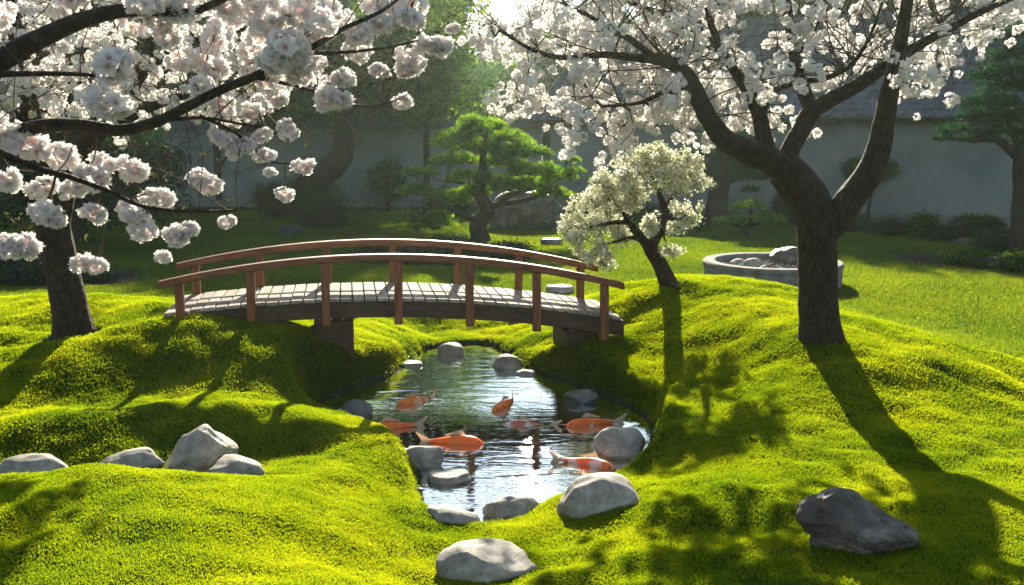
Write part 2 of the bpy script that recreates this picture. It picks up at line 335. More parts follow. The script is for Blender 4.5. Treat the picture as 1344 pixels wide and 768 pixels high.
def hgt(x, y):
    x = np.asarray(x, float); y = np.asarray(y, float); sh = x.shape; x = x.ravel(); y = y.ravel()
    near = (np.abs(x) < 11) & (y > -1) & (y < 18)
    z = np.full(x.shape, LAWN)
    xn, yn = x[near], y[near]
    if len(xn):
        zn = rbf(xn, yn)
        wt = sstep(10.5, 7.5, np.abs(xn))*sstep(17, 14.3, yn)*sstep(-.5, 2.5, yn)
        zn = np.clip(zn, .04, .95)
        mw = moss_w(xn, yn)
        zn = zn + mw*(.05*fbm(xn*1.5, yn*2.0, None, 11, 2) + .026*fbm(xn*4.2, yn*4.2, None, 12, 2) + .003*fbm(xn*13, yn*13, None, 14, 2)) + (1-mw)*.012*fbm(xn*.8, yn*.8, None, 9, 2)
        zn = LAWN*(1-wt) + zn*wt
        sd = poly_sd(xn, yn, PONDS)
        rise = .03 + .27*sstep(0, .26, sd) + 1.5*np.clip(sd-.10, 0, 9)
        zn = np.where(sd > 0, np.minimum(zn, rise), np.maximum(-.32, .03 - 1.3*np.abs(sd)))
        z[near] = zn
    z = z + .6*sstep(60, 200, np.abs(y)+np.abs(x))*0
    return z.reshape(sh)
def ground(px, py, zmin=0.0):
    """where the photo ray through a pixel meets the ground (or the water)"""
    d = ray(px, py); t = np.linspace(3.5, 60, 6000)
    X, Y, Z = d.x*t, d.y*t, CAMZ + d.z*t
    g = np.maximum(hgt(X, Y), zmin); k = np.argmax(Z <= g)
    return Vector((X[k], Y[k], g[k]))
def gz(x, y): return float(hgt(np.array([x]), np.array([y]))[0])

def axis(lo, hi, fine, outer):
    a = list(np.arange(lo, hi+1e-6, fine)); s = fine; v = hi
    while v < outer: s *= 1.22; v += s; a.append(v)
    s = fine; v = lo; b = []
    while v > -outer: s *= 1.22; v -= s; b.append(v)
    return np.array(b[::-1] + a)
gx = axis(-6.2, 6.2, .045, 400); gy = axis(3.2, 13.8, .045, 400)
GX, GY = np.meshgrid(gx, gy); GZ = hgt(GX, GY)
nx, ny = len(gx), len(gy)
idx = np.arange(nx*ny).reshape(ny, nx)
F = np.stack([idx[:-1, :-1], idx[:-1, 1:], idx[1:, 1:], idx[1:, :-1]], -1).reshape(-1, 4)
sdG = poly_sd(GX, GY, PONDS)
mossG = moss_w(GX.ravel(), GY.ravel())
# planting beds (dark soil) on the lawn, along the wall and round the pine
WA, WB = np.array((-30.0, 47.9)), np.array((26.0, 14.0))     # line of the building wall
XC, YC = 1.0, 29.15                                            # corner where the garden wall joins it
wdir = (WB-WA)/np.linalg.norm(WB-WA); wnor = np.array((-wdir[1], wdir[0]))
if wnor[1] > 0: wnor = -wnor
def wall_d(x, y): return np.where(x < XC, YC-y, (x-WA[0])*wnor[0] + (y-WA[1])*wnor[1])       # distance in front of the wall
def bed_w(x, y):
    d = wall_d(x, y); s = (x-WA[0])*wdir[0] + (y-WA[1])*wdir[1]
    wd = 1.7 + .5*np.sin(s*.55) + 1.5*sstep(48, 52, s)
    b = sstep(.15, -.15, d-wd)
    p = at(600, 350, 16.6)
    b = np.maximum(b, sstep(1.06, .96, np.hypot((x-p.x+.1)/1.55, (y-17.6)/1.3)))
    q = at(1300, 345, 17.0)
    b = np.maximum(b, sstep(1.05, .95, np.hypot((x-q.x-1.3)/2.9, (y-17.2)/1.3)))
    q = at(20, 365, 15.0)
    b = np.maximum(b, sstep(1.05, .95, np.hypot((x-q.x)/1.9, (y-15.3)/.9)))
    return b
bedG = bed_w(GX.ravel(), GY.ravel())
m, t, o = newmat('ground_cover')
am = N(t, 'ShaderNodeAttribute', attribute_name='moss'); ab = N(t, 'ShaderNodeAttribute', attribute_name='bed'); aw = N(t, 'ShaderNodeAttribute', attribute_name='bank')
geo = t.nodes.new('ShaderNodeNewGeometry')
n1 = N(t, 'ShaderNodeTexNoise', Scale=1.5, Detail=6.0); t.links.new(geo.outputs['Position'], n1.inputs[0])
n2 = N(t, 'ShaderNodeTexNoise', Scale=60.0, Detail=4.0); t.links.new(geo.outputs['Position'], n2.inputs[0])
cm = ramp(t, n1.outputs[0], [(.3, (.02, .042, .003)), (.7, (.05, .08, .005))])
cl = ramp(t, n1.outputs[0], [(.3, (.022, .07, .008)), (.7, (.05, .12, .012))])
cs = ramp(t, n2.outputs[0], [(.3, (.018, .013, .009)), (.7, (.055, .04, .028))])
cb = ramp(t, n2.outputs[0], [(.3, (.008, .010, .006)), (.6, (.025, .026, .016)), (.8, (.07, .065, .05))])
c = mixc(t, am.outputs['Fac'], cl, cm); c = mixc(t, ab.outputs['Fac'], c, cs); c = mixc(t, aw.outputs['Fac'], c, cb)
b = t.nodes.new('ShaderNodeBsdfPrincipled'); b.inputs['Roughness'].default_value = .9; b.inputs['Specular IOR Level'].default_value = .15
t.links.new(c, b.inputs['Base Color'])
bp = N(t, 'ShaderNodeBump', Strength=.8, Distance=.03); t.links.new(n2.outputs[0], bp.inputs['Height']); t.links.new(bp.outputs[0], b.inputs['Normal'])
t.links.new(b.outputs[0], o.inputs[0]); M['ground'] = m
def fast_mesh(name, V, F, attrs, mat, smooth=True):
    me = bpy.data.meshes.new(name)
    me.vertices.add(len(V)); me.vertices.foreach_set('co', V.astype(np.float32).ravel())
    k = F.shape[1]
    me.loops.add(F.size); me.loops.foreach_set('vertex_index', F.astype(np.int32).ravel())
    me.polygons.add(len(F)); me.polygons.foreach_set('loop_start', np.arange(0, F.size, k, dtype=np.int32))
    me.polygons.foreach_set('use_smooth', np.full(len(F), smooth))
    for a, val in attrs.items():
        q = me.attributes.new(a, 'FLOAT', 'POINT'); q.data.foreach_set('value', np.asarray(val, np.float32).ravel())
    if mat: me.materials.append(mat)
    me.update(calc_edges=True); return me
V = np.stack([GX.ravel(), GY.ravel(), GZ.ravel()], -1)
me = fast_mesh('ground', V, F, {'moss': mossG, 'bed': bedG, 'bank': sstep(.05, -.03, sdG)}, M['ground'])
go = bpy.data.objects.new('ground', me); COL.objects.link(go); tag(go, kind='structure')

# ------------------------------------------------------------------ moss and lawn grass (geometry nodes, uncountable)
def blade_patch(name, n, rad, ln, wd, spread, mat, seed):
    r = np.random.default_rng(seed); Vs = []; Fs = []; T = []
    for i in range(n):
        a = r.uniform(0, 6.283); q = rad*math.sqrt(r.uniform()); p = np.array((q*math.cos(a), q*math.sin(a), -.003))
        b_ = r.uniform(0, 6.283); l = ln*r.uniform(.6, 1.25); tl = spread*r.uniform(.2, 1)
        d = np.array((math.cos(b_)*tl, math.sin(b_)*tl, 1.0)); d /= np.linalg.norm(d)
        s_ = np.array((-math.sin(b_), math.cos(b_), 0))*wd*r.uniform(.7, 1.3)/2
        mid = p + d*l*.55; tip = p + d*l + np.array((math.cos(b_), math.sin(b_), -.3))*l*.25*tl
        k = len(Vs); Vs += [p-s_*.6, p+s_*.6, mid+s_, tip, mid-s_]; Fs.append((k, k+1, k+2, k+3, k+4)); u = r.uniform(0, 1); T += [u]*5
    me = fast_mesh(name, np.array(Vs), np.array(Fs), {'tint': T}, mat, False)
    return bpy.data.objects.new(name, me)
def sprig_patch(name, n, rad, mat, seed):
    """mossy sprigs: little stems of uneven height, each ending in a star of pointed leaves"""
    r = np.random.default_rng(seed); Vs = []; Fs = []; T = []
    for i in range(n):
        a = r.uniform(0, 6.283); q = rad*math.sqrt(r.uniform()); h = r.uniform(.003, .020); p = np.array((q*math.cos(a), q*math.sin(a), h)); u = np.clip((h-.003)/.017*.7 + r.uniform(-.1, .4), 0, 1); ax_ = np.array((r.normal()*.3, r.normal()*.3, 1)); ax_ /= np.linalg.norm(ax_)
        for ring, (el, l, kk) in enumerate(((1.35, .0085, 6), (.7, .0075, 5), (.15, .006, 2))):
            for j in range(kk):
                b_ = 6.283*(j+.5*ring+r.uniform(-.2, .2))/kk; d = np.array((math.cos(b_)*math.sin(el), math.sin(b_)*math.sin(el), math.cos(el))) + ax_*.3; d /= np.linalg.norm(d)
                s_ = np.array((-math.sin(b_), math.cos(b_), 0))*.0016; L_ = l*r.uniform(.7, 1.3); o_ = p - np.array((0, 0, .004*(2-ring)))
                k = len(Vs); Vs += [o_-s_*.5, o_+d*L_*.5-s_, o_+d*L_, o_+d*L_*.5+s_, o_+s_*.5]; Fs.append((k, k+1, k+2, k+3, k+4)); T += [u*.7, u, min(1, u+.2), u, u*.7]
    me = fast_mesh(name, np.array(Vs), np.array(Fs), {'tint': T}, mat, False)
    return bpy.data.objects.new(name, me)
def scatter(name, V, F, dens, scl, patches, label, cat):
    me = fast_mesh(name, V, F, {'dens': dens, 'scl': scl}, None)
    o = bpy.data.objects.new(name, me); COL.objects.link(o); tag(o, label, cat, kind='stuff')
    pc = bpy.data.collections.new(name + '_sprigs')
    for p in patches: pc.objects.link(p)
    g = bpy.data.node_groups.new(name, 'GeometryNodeTree')
    g.interface.new_socket('Geometry', in_out='INPUT', socket_type='NodeSocketGeometry'); g.interface.new_socket('Geometry', in_out='OUTPUT', socket_type='NodeSocketGeometry')
    n = g.nodes; L = g.links.new
    gi = n.new('NodeGroupInput'); go_ = n.new('NodeGroupOutput')
    ds = n.new('GeometryNodeDistributePointsOnFaces'); L(gi.outputs[0], ds.inputs['Mesh'])
    na = n.new('GeometryNodeInputNamedAttribute'); na.data_type = 'FLOAT'; na.inputs['Name'].default_value = 'dens'; L(na.outputs['Attribute'], ds.inputs['Density'])
    ci = n.new('GeometryNodeCollectionInfo'); ci.inputs['Collection'].default_value = pc; ci.inputs['Separate Children'].default_value = True; ci.inputs['Reset Children'].default_value = True
    ip = n.new('GeometryNodeInstanceOnPoints'); L(ds.outputs['Points'], ip.inputs['Points']); L(ci.outputs[0], ip.inputs['Instance']); ip.inputs['Pick Instance'].default_value = True
    L(ds.outputs['Rotation'], ip.inputs['Rotation'])
    ns = n.new('GeometryNodeInputNamedAttribute'); ns.data_type = 'FLOAT'; ns.inputs['Name'].default_value = 'scl'
    rv = n.new('FunctionNodeRandomValue'); rv.data_type = 'FLOAT'; rv.inputs[2].default_value = .75; rv.inputs[3].default_value = 1.3
    mm = n.new('ShaderNodeMath'); mm.operation = 'MULTIPLY'; L(ns.outputs['Attribute'], mm.inputs[0]); L(rv.outputs[1], mm.inputs[1])
    L(mm.outputs[0], ip.inputs['Scale'])
    rr = n.new('GeometryNodeRotateInstances'); L(ip.outputs[0], rr.inputs[0])
    rz = n.new('FunctionNodeRandomValue'); rz.data_type = 'FLOAT'; rz.inputs[2].default_value = 0; rz.inputs[3].default_value = 6.283; rz.inputs['Seed'].default_value = 5
    cb_ = n.new('ShaderNodeCombineXYZ'); L(rz.outputs[1], cb_.inputs[2])
    L(cb_.outputs[0], rr.inputs['Rotation'])
    L(rr.outputs[0], go_.inputs[0])
    md = o.modifiers.new('scatter', 'NODES'); md.node_group = g
    return o
def subgrid(keep):
    """faces of the ground grid whose corners satisfy keep, re-indexed"""
    k = keep[F].all(1); f = F[k]; u, inv = np.unique(f, return_inverse=True)
    return u, inv.reshape(f.shape)
DENSK = 1.0
xg, yg = GX.ravel(), GY.ravel(); dist = np.hypot(xg, yg)
infr = (np.abs(xg) < .62*yg + 1.6)
km = (mossG > .02) & (sdG > .012) & infr & (yg > 3.2) & (yg < 14.5)
u, f = subgrid(km)
sc_ = np.interp(dist[u], [4, 8, 13], [.72, 1.0, 1.5])
dn = 1050*DENSK*mossG[u]/sc_**2
# a bare ring of earth at the foot of the left cherry tree
bt = ground(95, 440); dtree = np.hypot(xg[u]-bt.x, yg[u]-bt.y); dn = dn*sstep(.27, .36, dtree + .05*fbm(xg[u]*9, yg[u]*9, None, 4, 2))
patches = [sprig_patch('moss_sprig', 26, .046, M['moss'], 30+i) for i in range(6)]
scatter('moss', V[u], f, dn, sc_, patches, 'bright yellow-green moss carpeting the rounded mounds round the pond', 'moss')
kl = (mossG < .98) & (bedG < .9) & (np.abs(xg) < .62*yg+2) & (yg > 7) & (yg < 48) & (wall_d(xg, yg) > .3)
u, f = subgrid(kl)
sc_ = np.interp(dist[u], [9, 15, 35], [1.0, 1.35, 2.6])
dn = 150*DENSK*(1-mossG[u])*(1-bedG[u])/sc_**2
patches = [blade_patch('grass_tuft', 70, .11, .034, .006, .9, M['grass'], 60+i) for i in range(4)]
scatter('grass', V[u], f, dn, sc_, patches, 'short green lawn grass beyond the moss mounds', 'grass')

# ------------------------------------------------------------------ water
m, t, o = newmat('pond_water')
geo = t.nodes.new('ShaderNodeNewGeometry')
mp = t.nodes.new('ShaderNodeMapping'); mp.inputs['Scale'].default_value = (1.0, 3.2, 1); t.links.new(geo.outputs['Position'], mp.inputs[0])
n1 = N(t, 'ShaderNodeTexNoise', Scale=1.7, Detail=2.5, Roughness=.5, Distortion=.8); t.links.new(mp.outputs[0], n1.inputs[0])
n2 = N(t, 'ShaderNodeTexNoise', Scale=11.0, Detail=2.0, Roughness=.5); t.links.new(mp.outputs[0], n2.inputs[0])
ma = N(t, 'ShaderNodeMath', operation='MULTIPLY_ADD'); t.links.new(n2.outputs[0], ma.inputs[0]); ma.inputs[1].default_value = .22; t.links.new(n1.outputs[0], ma.inputs[2])
bp = N(t, 'ShaderNodeBump', Strength=.5, Distance=.014); t.links.new(ma.outputs[0], bp.inputs['Height'])
fr = N(t, 'ShaderNodeFresnel', IOR=1.36); t.links.new(bp.outputs[0], fr.inputs['Normal'])
gl = N(t, 'ShaderNodeBsdfGlossy', Roughness=.0); t.links.new(bp.outputs[0], gl.inputs['Normal']); gl.inputs[0].default_value = (.9, .97, 1, 1)
tr = t.nodes.new('ShaderNodeBsdfTransparent'); tr.inputs[0].default_value = (.66, .76, .68, 1)
mx = t.nodes.new('ShaderNodeMixShader'); t.links.new(fr.outputs[0], mx.inputs[0]); t.links.new(tr.outputs[0], mx.inputs[1]); t.links.new(gl.outputs[0], mx.inputs[2])
t.links.new(mx.outputs[0], o.inputs[0]); M['water'] = m
cen = PONDS.mean(0); WP = cen + (PONDS-cen)*1.03 + (PONDS-cen)/np.linalg.norm(PONDS-cen, axis=1)[:, None]*.04
mb = MB(); nP = len(WP)
mb.add(np.vstack([np.c_[WP, np.zeros(nP)], [[*cen, 0]]]), [(i, (i+1) % nP, nP) for i in range(nP)])
wo = mb.build('water', M['water'], smooth=False); tag(wo, kind='structure')

# ------------------------------------------------------------------ wall and building behind the garden
def wpt(s, off, z): p = WA + wdir*s + wnor*off; return Vector((p[0], p[1], z))
def s_at(px):
    d = ray(px, 384); # intersection of the pixel column with the wall line
    A2 = np.array([[d.x, -wdir[0]], [d.y, -wdir[1]]]); r = np.linalg.solve(A2, WA); return float(r[1])
WRZ = math.atan2(wdir[1], wdir[0])
S717 = s_at(717)
def wbox(mb, s0, s1, o0, o1, z0, z1, tint=.5):
    c = wpt((s0+s1)/2, (o0+o1)/2, (z0+z1)/2); mb.box(c, (s1-s0, abs(o1-o0), z1-z0), WRZ, tint)
# garden wall on the left
r0 = empty('garden_wall', (-12, YC, LAWN), label='long plastered garden wall with a tiled cap behind the green cloud pine', cat='wall')
def gbox(mb, x0, x1, o0, o1, z0, z1, tint=.5): mb.box(((x0+x1)/2, YC-(o0+o1)/2, (z0+z1)/2), (x1-x0, abs(o1-o0), z1-z0), 0, tint)
GX0, GX1 = -34, XC-.13
mb = MB(); gbox(mb, GX0, GX1, -.18, 0, LAWN-.1, 2.62); build_at(mb, 'wall_panel', M['plaster'], r0, smooth=False)
mb = MB(); gbox(mb, GX0, GX1, .003, .05, LAWN-.1, LAWN+.22); build_at(mb, 'plinth', M['plinth'], r0, smooth=False)
for x in (-14.5, -8.6, at(560, 200, YC).x):
    mb = MB(); gbox(mb, x-.09, x+.09, 0.003, .06, LAWN+.224, 2.618); build_at(mb, 'post', M['bark_dark'], r0, smooth=False)
mb = MB()
for k in range(3): gbox(mb, GX0, GX1, -.45+.11*k, .26-.11*k, 2.622+.072*k, 2.69+.072*k, .3+.2*k)
for x in np.arange(GX0+.2, GX1-.1, .3): mb.box((x, YC+.095, 2.86), (.09, .5, .06), 0, .3+.4*random.random())
build_at(mb, 'coping', M['rooftile'], r0, smooth=False)
# building on the right
SB1 = 66
r1 = empty('garden_building', wpt(S717+10, 0, LAWN), label='low plastered building with a big grey tiled roof on the right', cat='building')
mb = MB(); wbox(mb, S717, SB1, -6, 0, LAWN-.1, 2.78); build_at(mb, 'wall', M['plaster'], r1, smooth=False)
mb = MB(); wbox(mb, S717-.1, SB1, -5.9, .09, LAWN-.1, LAWN+.24); build_at(mb, 'plinth', M['plinth'], r1, smooth=False)
mb = MB(); wbox(mb, S717-.1, S717+.1, .003, .09, LAWN+.244, 2.76); build_at(mb, 'post', M['bark_dark'], r1, smooth=False)
mb = MB(); wbox(mb, S717-.3, SB1, .003, .5, 2.783, 2.86); build_at(mb, 'eave', M['bark_dark'], r1, smooth=False)
mb = MB(); nrow = 18; run = 5.0; rise = 2.9
for k in range(nrow):
    a0, a1 = k/nrow, (k+1)/nrow
    o0 = .62 - a0*run; o1 = .62 - a1*run - .1; z0 = 2.87 + a0*rise; z1 = 2.87 + a1*rise + .03
    s0, s1 = S717-.45 - 0, SB1
    P4 = [wpt(s0, o0, z0), wpt(s1, o0, z0), wpt(s1, o0, z0+.055), wpt(s0, o0, z0+.055), wpt(s0, o1, z1), wpt(s1, o1, z1), wpt(s1, o1, z1+.02), wpt(s0, o1, z1+.02)]
    mb.add([tuple(p) for p in P4], [(0, 1, 2, 3), (3, 2, 6, 7), (4, 5, 1, 0), (0, 3, 7, 4), (1, 5, 6, 2)], .2+.6*random.random())
for s in np.arange(S717-.35, S717+26, .34):     # ribs of round tiles running up the slope
    A_, B_ = wpt(s, .64, 2.93), wpt(s, .62-run, 2.96+rise)
    mb.tube([tuple(A_), tuple(B_)], .035, 6, tint=.3+.5*random.random())
rf = build_at(mb, 'roof', M['rooftile'], r1, smooth=False)
mb = MB(); wbox(mb, S717-.5, SB1, .62-run-.25, .62-run+.15, 2.9+rise, 3.25+rise)
c_ = build_at(mb, 'ridge', M['rooftile'], rf, smooth=False)
c_.matrix_parent_inverse = Matrix.Identity(4)
mb = MB(); P6 = [wpt(S717-.2, .3, 2.9), wpt(S717-.2, .62-run, 2.84+rise), wpt(S717-.2, -9.6, 2.9)]
P6 += [p + Vector((wdir[0], wdir[1], 0))*.1 for p in P6]
mb.add([tuple(p) for p in P6], [(0, 1, 2), (5, 4, 3), (0, 3, 4, 1), (1, 4, 5, 2), (2, 5, 3, 0)]); build_at(mb, 'gable', M['plaster'], r1, smooth=False)
mb = MB()   # back slope of the roof
P4 = [wpt(S717-.45, .62-run, 2.95+rise), wpt(SB1, .62-run, 2.95+rise), wpt(SB1, -9.7, 2.87), wpt(S717-.45, -9.7, 2.87)]
P4 += [p - Vector((0, 0, .12)) for p in P4]
mb.add([tuple(p) for p in P4], [(0, 1, 2, 3), (7, 6, 5, 4), (0, 4, 5, 1), (1, 5, 6, 2), (2, 6, 7, 3), (3, 7, 4, 0)]); build_at(mb, 'back_roof', M['rooftile'], r1, smooth=False)

# ------------------------------------------------------------------ bridge
NL = at(237, 400, 9.52); NR = at(793, 420, 10.22)
ax = Vector((NR.x-NL.x, NR.y-NL.y, 0)); BL = ax.length; ax.normalize(); wx = Vector((-ax.y, ax.x, 0)); BW = 1.0
B0 = Vector((NL.x, NL.y, 0))
brz = math.atan2(ax.y, ax.x)
SC = .49*BL
def dz(s):       # deck top height along the span
    u = (s-SC)/(BL/2); return .925 - .155*u*u - .075*u
def rz_(s): u = (s-SC)/(BL/2); return 1.335 - .24*u*u - .05*u
def bp_(s, wd, z): return B0 + ax*s + wx*wd + Vector((0, 0, z))
br = empty('garden_footbridge', bp_(BL/2, BW/2, .5), brz, label='arched wooden footbridge with reddish rails spanning the koi pond', cat='bridge')
def arc_beam(s0, s1, wlo, whi, fz, h0, h1, n=40, ends=True):
    Vs = []; 
    for i in range(n+1):
        s = s0 + (s1-s0)*i/n
        for (wd, hh) in ((wlo, h0), (whi, h0), (whi, h1), (wlo, h1)): Vs.append(tuple(bp_(s, wd, fz(s)+hh)))
    F_ = []
    for i in range(n):
        for j in range(4):
            k = (j+1) % 4; F_.append((i*4+j, i*4+k, i*4+4+k, i*4+4+j))
    F_ += [(3, 2, 1, 0), (n*4, n*4+1, n*4+2, n*4+3)]
    return Vs, F_
for wlo, whi in ((-.0, .075), (BW-.075, BW)):
    mb = MB(); mb.add(*arc_beam(-.12, BL+.22, wlo, whi, dz, -.205, -.036)); bevel(build_at(mb, 'side_beam', M['beam'], br, angle=30), .008)
# planks, each its own part
npl = 38
for i in range(npl):
    s = -.16 + (BL+.34)*(i+.5)/npl; hw = (BL+.34)/npl/2 - .006
    mb = MB(); z0, z1 = dz(s-hw), dz(s+hw); j = random.uniform(-.015, .015); dzj = random.uniform(-.003, .003)
    Vs = []
    for hh in (-.034, 0):
        for (ss, zz) in ((s-hw, z0), (s+hw, z1)):
            for wd in (-.035+j, BW+.035+j): Vs.append(tuple(bp_(ss, wd, zz+hh+dzj)))
    mb.add(Vs, [(0, 1, 3, 2), (4, 6, 7, 5), (0, 4, 5, 1), (2, 3, 7, 6), (0, 2, 6, 4), (1, 5, 7, 3)], random.random())
    bevel(build_at(mb, 'deck_plank', M['plank'], br, smooth=False), .004, 1)
nearposts = [237, 330, 428, 523, 616, 704, 793]
def s_of(px, wd):
    lo, hi = -1, BL+1
    for _ in range(40):
        mid = (lo+hi)/2; p = bp_(mid, wd, .9); x_ = 672 + FPX*p.x/(p.y*CP + (CAMZ-p.z)*SP)
        if x_ < px: lo = mid
        else: hi = mid
    return lo
NS = [s_of(p, -.03) for p in nearposts]
for side in (0, 1):
    for k, s in enumerate(NS):
        wd = -.045 if side == 0 else BW+.045
        zt = rz_(s) - .03 + (0.03 if side else 0); zb = dz(s) - (.265 if side == 0 else .2)
        mb = MB(); c = bp_(s, wd, (zt+zb)/2)
        lean = Matrix.Rotation(R(random.uniform(-.8, .8)), 4, 'Y')
        mb.box(c, (.082, .075, zt-zb), M=Matrix.Translation(c) @ Matrix.Rotation(brz, 4, 'Z') @ lean)
        bevel(build_at(mb, 'post', M['post'], br, smooth=False), .007)
for side, wd in ((0, -.045), (1, BW+.045)):
    e = .0 if side == 0 else .03
    mb = MB(); mb.add(*arc_beam(NS[0]-.2, NS[-1]+.2, wd-.055, wd+.055, rz_, -.03+e, .04+e)); bevel(build_at(mb, 'hand_rail', M['rail'], br, angle=30), .012)
mb = MB(); mb.add(*arc_beam(NS[0]-.02, NS[-1]+.02, BW-.002, BW+.03, rz_, -.155, -.12)); bevel(build_at(mb, 'mid_rail', M['rail'], br, angle=30), .006)
for px, py, n_ in ((437, 430, 0), (768, 434, 1)):
    s = s_of(px, .1); g = min(gz(*bp_(s, .2, 0)[:2]), gz(*bp_(s, BW-.1, 0)[:2])) - .15; top = dz(s) - .208 - .05
    mb = MB(); mb.box(bp_(s, BW/2+.06, (top+g)/2), (.40 if not n_ else .34, BW-.22, top-g), brz); bevel(build_at(mb, 'pier', M['beam'], br, smooth=False), .02)

# ------------------------------------------------------------------ rocks
import bmesh
def rock_mesh(name, size, seed, cuts=5, rough=.09, flat=0, sub=5, mat='stone', sharp=.0, peak=None):
    bm = bmesh.new(); bmesh.ops.create_icosphere(bm, subdivisions=sub, radius=1)
    Vv = np.array([v.co[:] for v in bm.verts]); r = np.random.default_rng(seed)
    for k in range(cuts):
        n = r.normal(size=3); n[2] = abs(n[2])*.8 if k % 2 else n[2]*.5; n /= np.linalg.norm(n); dd = r.uniform(.62, .86)
        h = Vv @ n; ov = np.maximum(h-dd, 0); Vv = Vv - np.outer(ov*(.75+.25*sharp), n)
    if flat: 
        h = Vv[:, 2]; Vv[:, 2] = np.where(h > 1-flat, (1-flat) + (h-1+flat)*.15, h)
    off = r.uniform(0, 50, 3); q = Vv
    nn = fbm(q[:, 0]*1.3+off[0], q[:, 1]*1.3+off[1], q[:, 2]*1.3+off[2], seed, 2)*.16 + fbm(q[:, 0]*3.2+off[1], q[:, 1]*3.2, q[:, 2]*3.2, seed+2, 4)*rough
    if sharp:
        rg = 1-np.abs(fbm(q[:, 0]*2.4+off[2], q[:, 1]*2.4, q[:, 2]*2.4, seed+9, 4)); nn = nn + (rg-.8)*.35*sharp
    Vv = Vv*(1+nn)[:, None]
    mx_, mn = Vv.max(0), Vv.min(0); Vv = (Vv-(mx_+mn)/2)/((mx_-mn)/2)*np.array(size)/2
    if peak:
        xr = Vv[:, 0]/(size[0]/2); k_ = 1 - peak[1]*np.abs(xr-peak[0])**1.1; Vv[:, 2] = np.where(Vv[:, 2] > -size[2]*.3, -size[2]*.3 + (Vv[:, 2]+size[2]*.3)*np.clip(k_, .15, 1), Vv[:, 2])
    for v, c in zip(bm.verts, Vv): v.co = c
    me = bpy.data.meshes.new(name); bm.to_mesh(me); bm.free()
    me.polygons.foreach_set('use_smooth', np.ones(len(me.polygons), bool)); me.materials.append(M[mat]); return me
def rock(px, py, wpx, hpx, label, seed, base=None, depth=.7, mat='stone', name='rock', tilt=(0, 0, 0), bury=.22, cat='rock', group=None, sub=5, **kw):
    """px,py,w,h: what shows in the photo; base = ground point it sits on"""
    if base is None: base = ground(px, py + hpx*.38)
    s = pxs(base.y + .05); W = wpx*s; H = hpx*s/.93/(1-bury)*.92
    D = W*depth; me = rock_mesh(name, (W*1.02, D, H), seed, mat=mat, sub=sub, **kw)
    o = bpy.data.objects.new(name, me); COL.objects.link(o)
    o.location = (at(px, py, base.y).x, base.y + D*.18, base.z + H*(.5-bury)); o.rotation_euler = tuple(R(a) for a in tilt)
    return tag(o, label, cat, group)
GV = 'stones lying in the moss hollow on the left'; GP = 'boulders and stones round the pond'
rock(42, 618, 98, 32, 'long smooth grey stone at the left edge of the photo between moss mounds', 1, ground(42, 612) if False else Vector((at(42, 612, 6.7).x, 6.7, gz(at(42, 612, 6.7).x, 6.7)+.02)), .6, cuts=2, rough=.03, group=GV)
def vr(px, Y, up=.04): p = at(px, 600, Y); return Vector((p.x, Y, gz(p.x, Y)+up))
rock(168, 606, 90, 32, 'low smooth grey stone directly left of the tall angular rock', 2, vr(170, 6.72, .05), .7, cuts=3, rough=.04, group=GV, tilt=(0, -5, 8))
rock(257, 579, 98, 74, 'tall angular grey rock tilted up in the moss hollow', 37, vr(258, 6.85), .8, cuts=6, rough=.07, sharp=.5, peak=(.35, .42), mat='stone', group=GV, tilt=(0, -8, 10))
rock(309, 621, 76, 30, 'smooth rounded stone at the right foot of the angular rock', 4, vr(311, 6.5, -.03), .7, cuts=2, rough=.03, group=GV, tilt=(0, 6, -8))
rock(105, 611, 16, 9, 'tiny pebble in the hollow right of the left-edge stone', 5, vr(105, 6.62), .8, cuts=2, name='pebble', sub=3, group=GV)
def wr(px, py, z=0): p = atz(px, py, z); return Vector((p.x, p.y, -.03))
rock(463, 537, 52, 26, 'wet dark rounded stone at the left bank of the pond', 6, wr(463, 547), .8, cuts=3, rough=.04, mat='stone_wet', group=GP)
rock(591, 459, 36, 19, 'pale round stone at the far end of the pond, left side', 7, wr(591, 466), .8, cuts=3, rough=.04, group=GP, sub=4)
rock(665, 475, 40, 21, 'pale round stone at the far end of the pond on the right bank', 8, wr(665, 483), .8, cuts=3, rough=.04, group=GP, sub=4)
rock(691, 488, 28, 10, 'small flat stone just in front of the pale round stone on the right bank', 9, wr(691, 492), .8, cuts=2, rough=.04, group=GP, sub=4)
rock(763, 521, 46, 20, 'low blue-grey wet stone in the water by the right bank', 10, wr(763, 528), .8, cuts=3, rough=.04, mat='stone_wet', group=GP)
rock(815, 583, 72, 42, 'large rounded grey boulder in the water at the right bank', 11, wr(812, 599), .75, cuts=5, rough=.05, group=GP)
rock(553, 602, 58, 32, 'flat-topped thick grey stone in the water beside the left moss mound', 12, wr(553, 614), .7, cuts=4, rough=.05, flat=.45, group=GP)
rock(589, 625, 60, 18, 'thin flat grey slab in the pond, between two rounder stones', 14, wr(589, 634), .7, cuts=4, rough=.04, flat=.6, group=GP)
rock(590, 677, 86, 38, 'long pale stone at the near left corner of the pond', 15, wr(590, 697), .75, cuts=3, rough=.05, group=GP, tilt=(0, 5, -10))
rock(672, 667, 80, 36, 'grey pointed oval stone at the near edge of the water, middle', 16, wr(672, 680), .6, cuts=3, rough=.05, group=GP, bury=.12, tilt=(0, -4, 6))
rock(787, 651, 118, 64, 'biggest pale grey boulder, on the near right bank of the pond', 17, Vector((at(787, 670, 6.12).x, 6.12, .08)), .75, cuts=5, rough=.06, group=GP)
rock(638, 743, 138, 40, 'wide pale grey boulder half sunk in the moss at the bottom centre', 18, None, .7, cuts=4, rough=.06, group=GP)
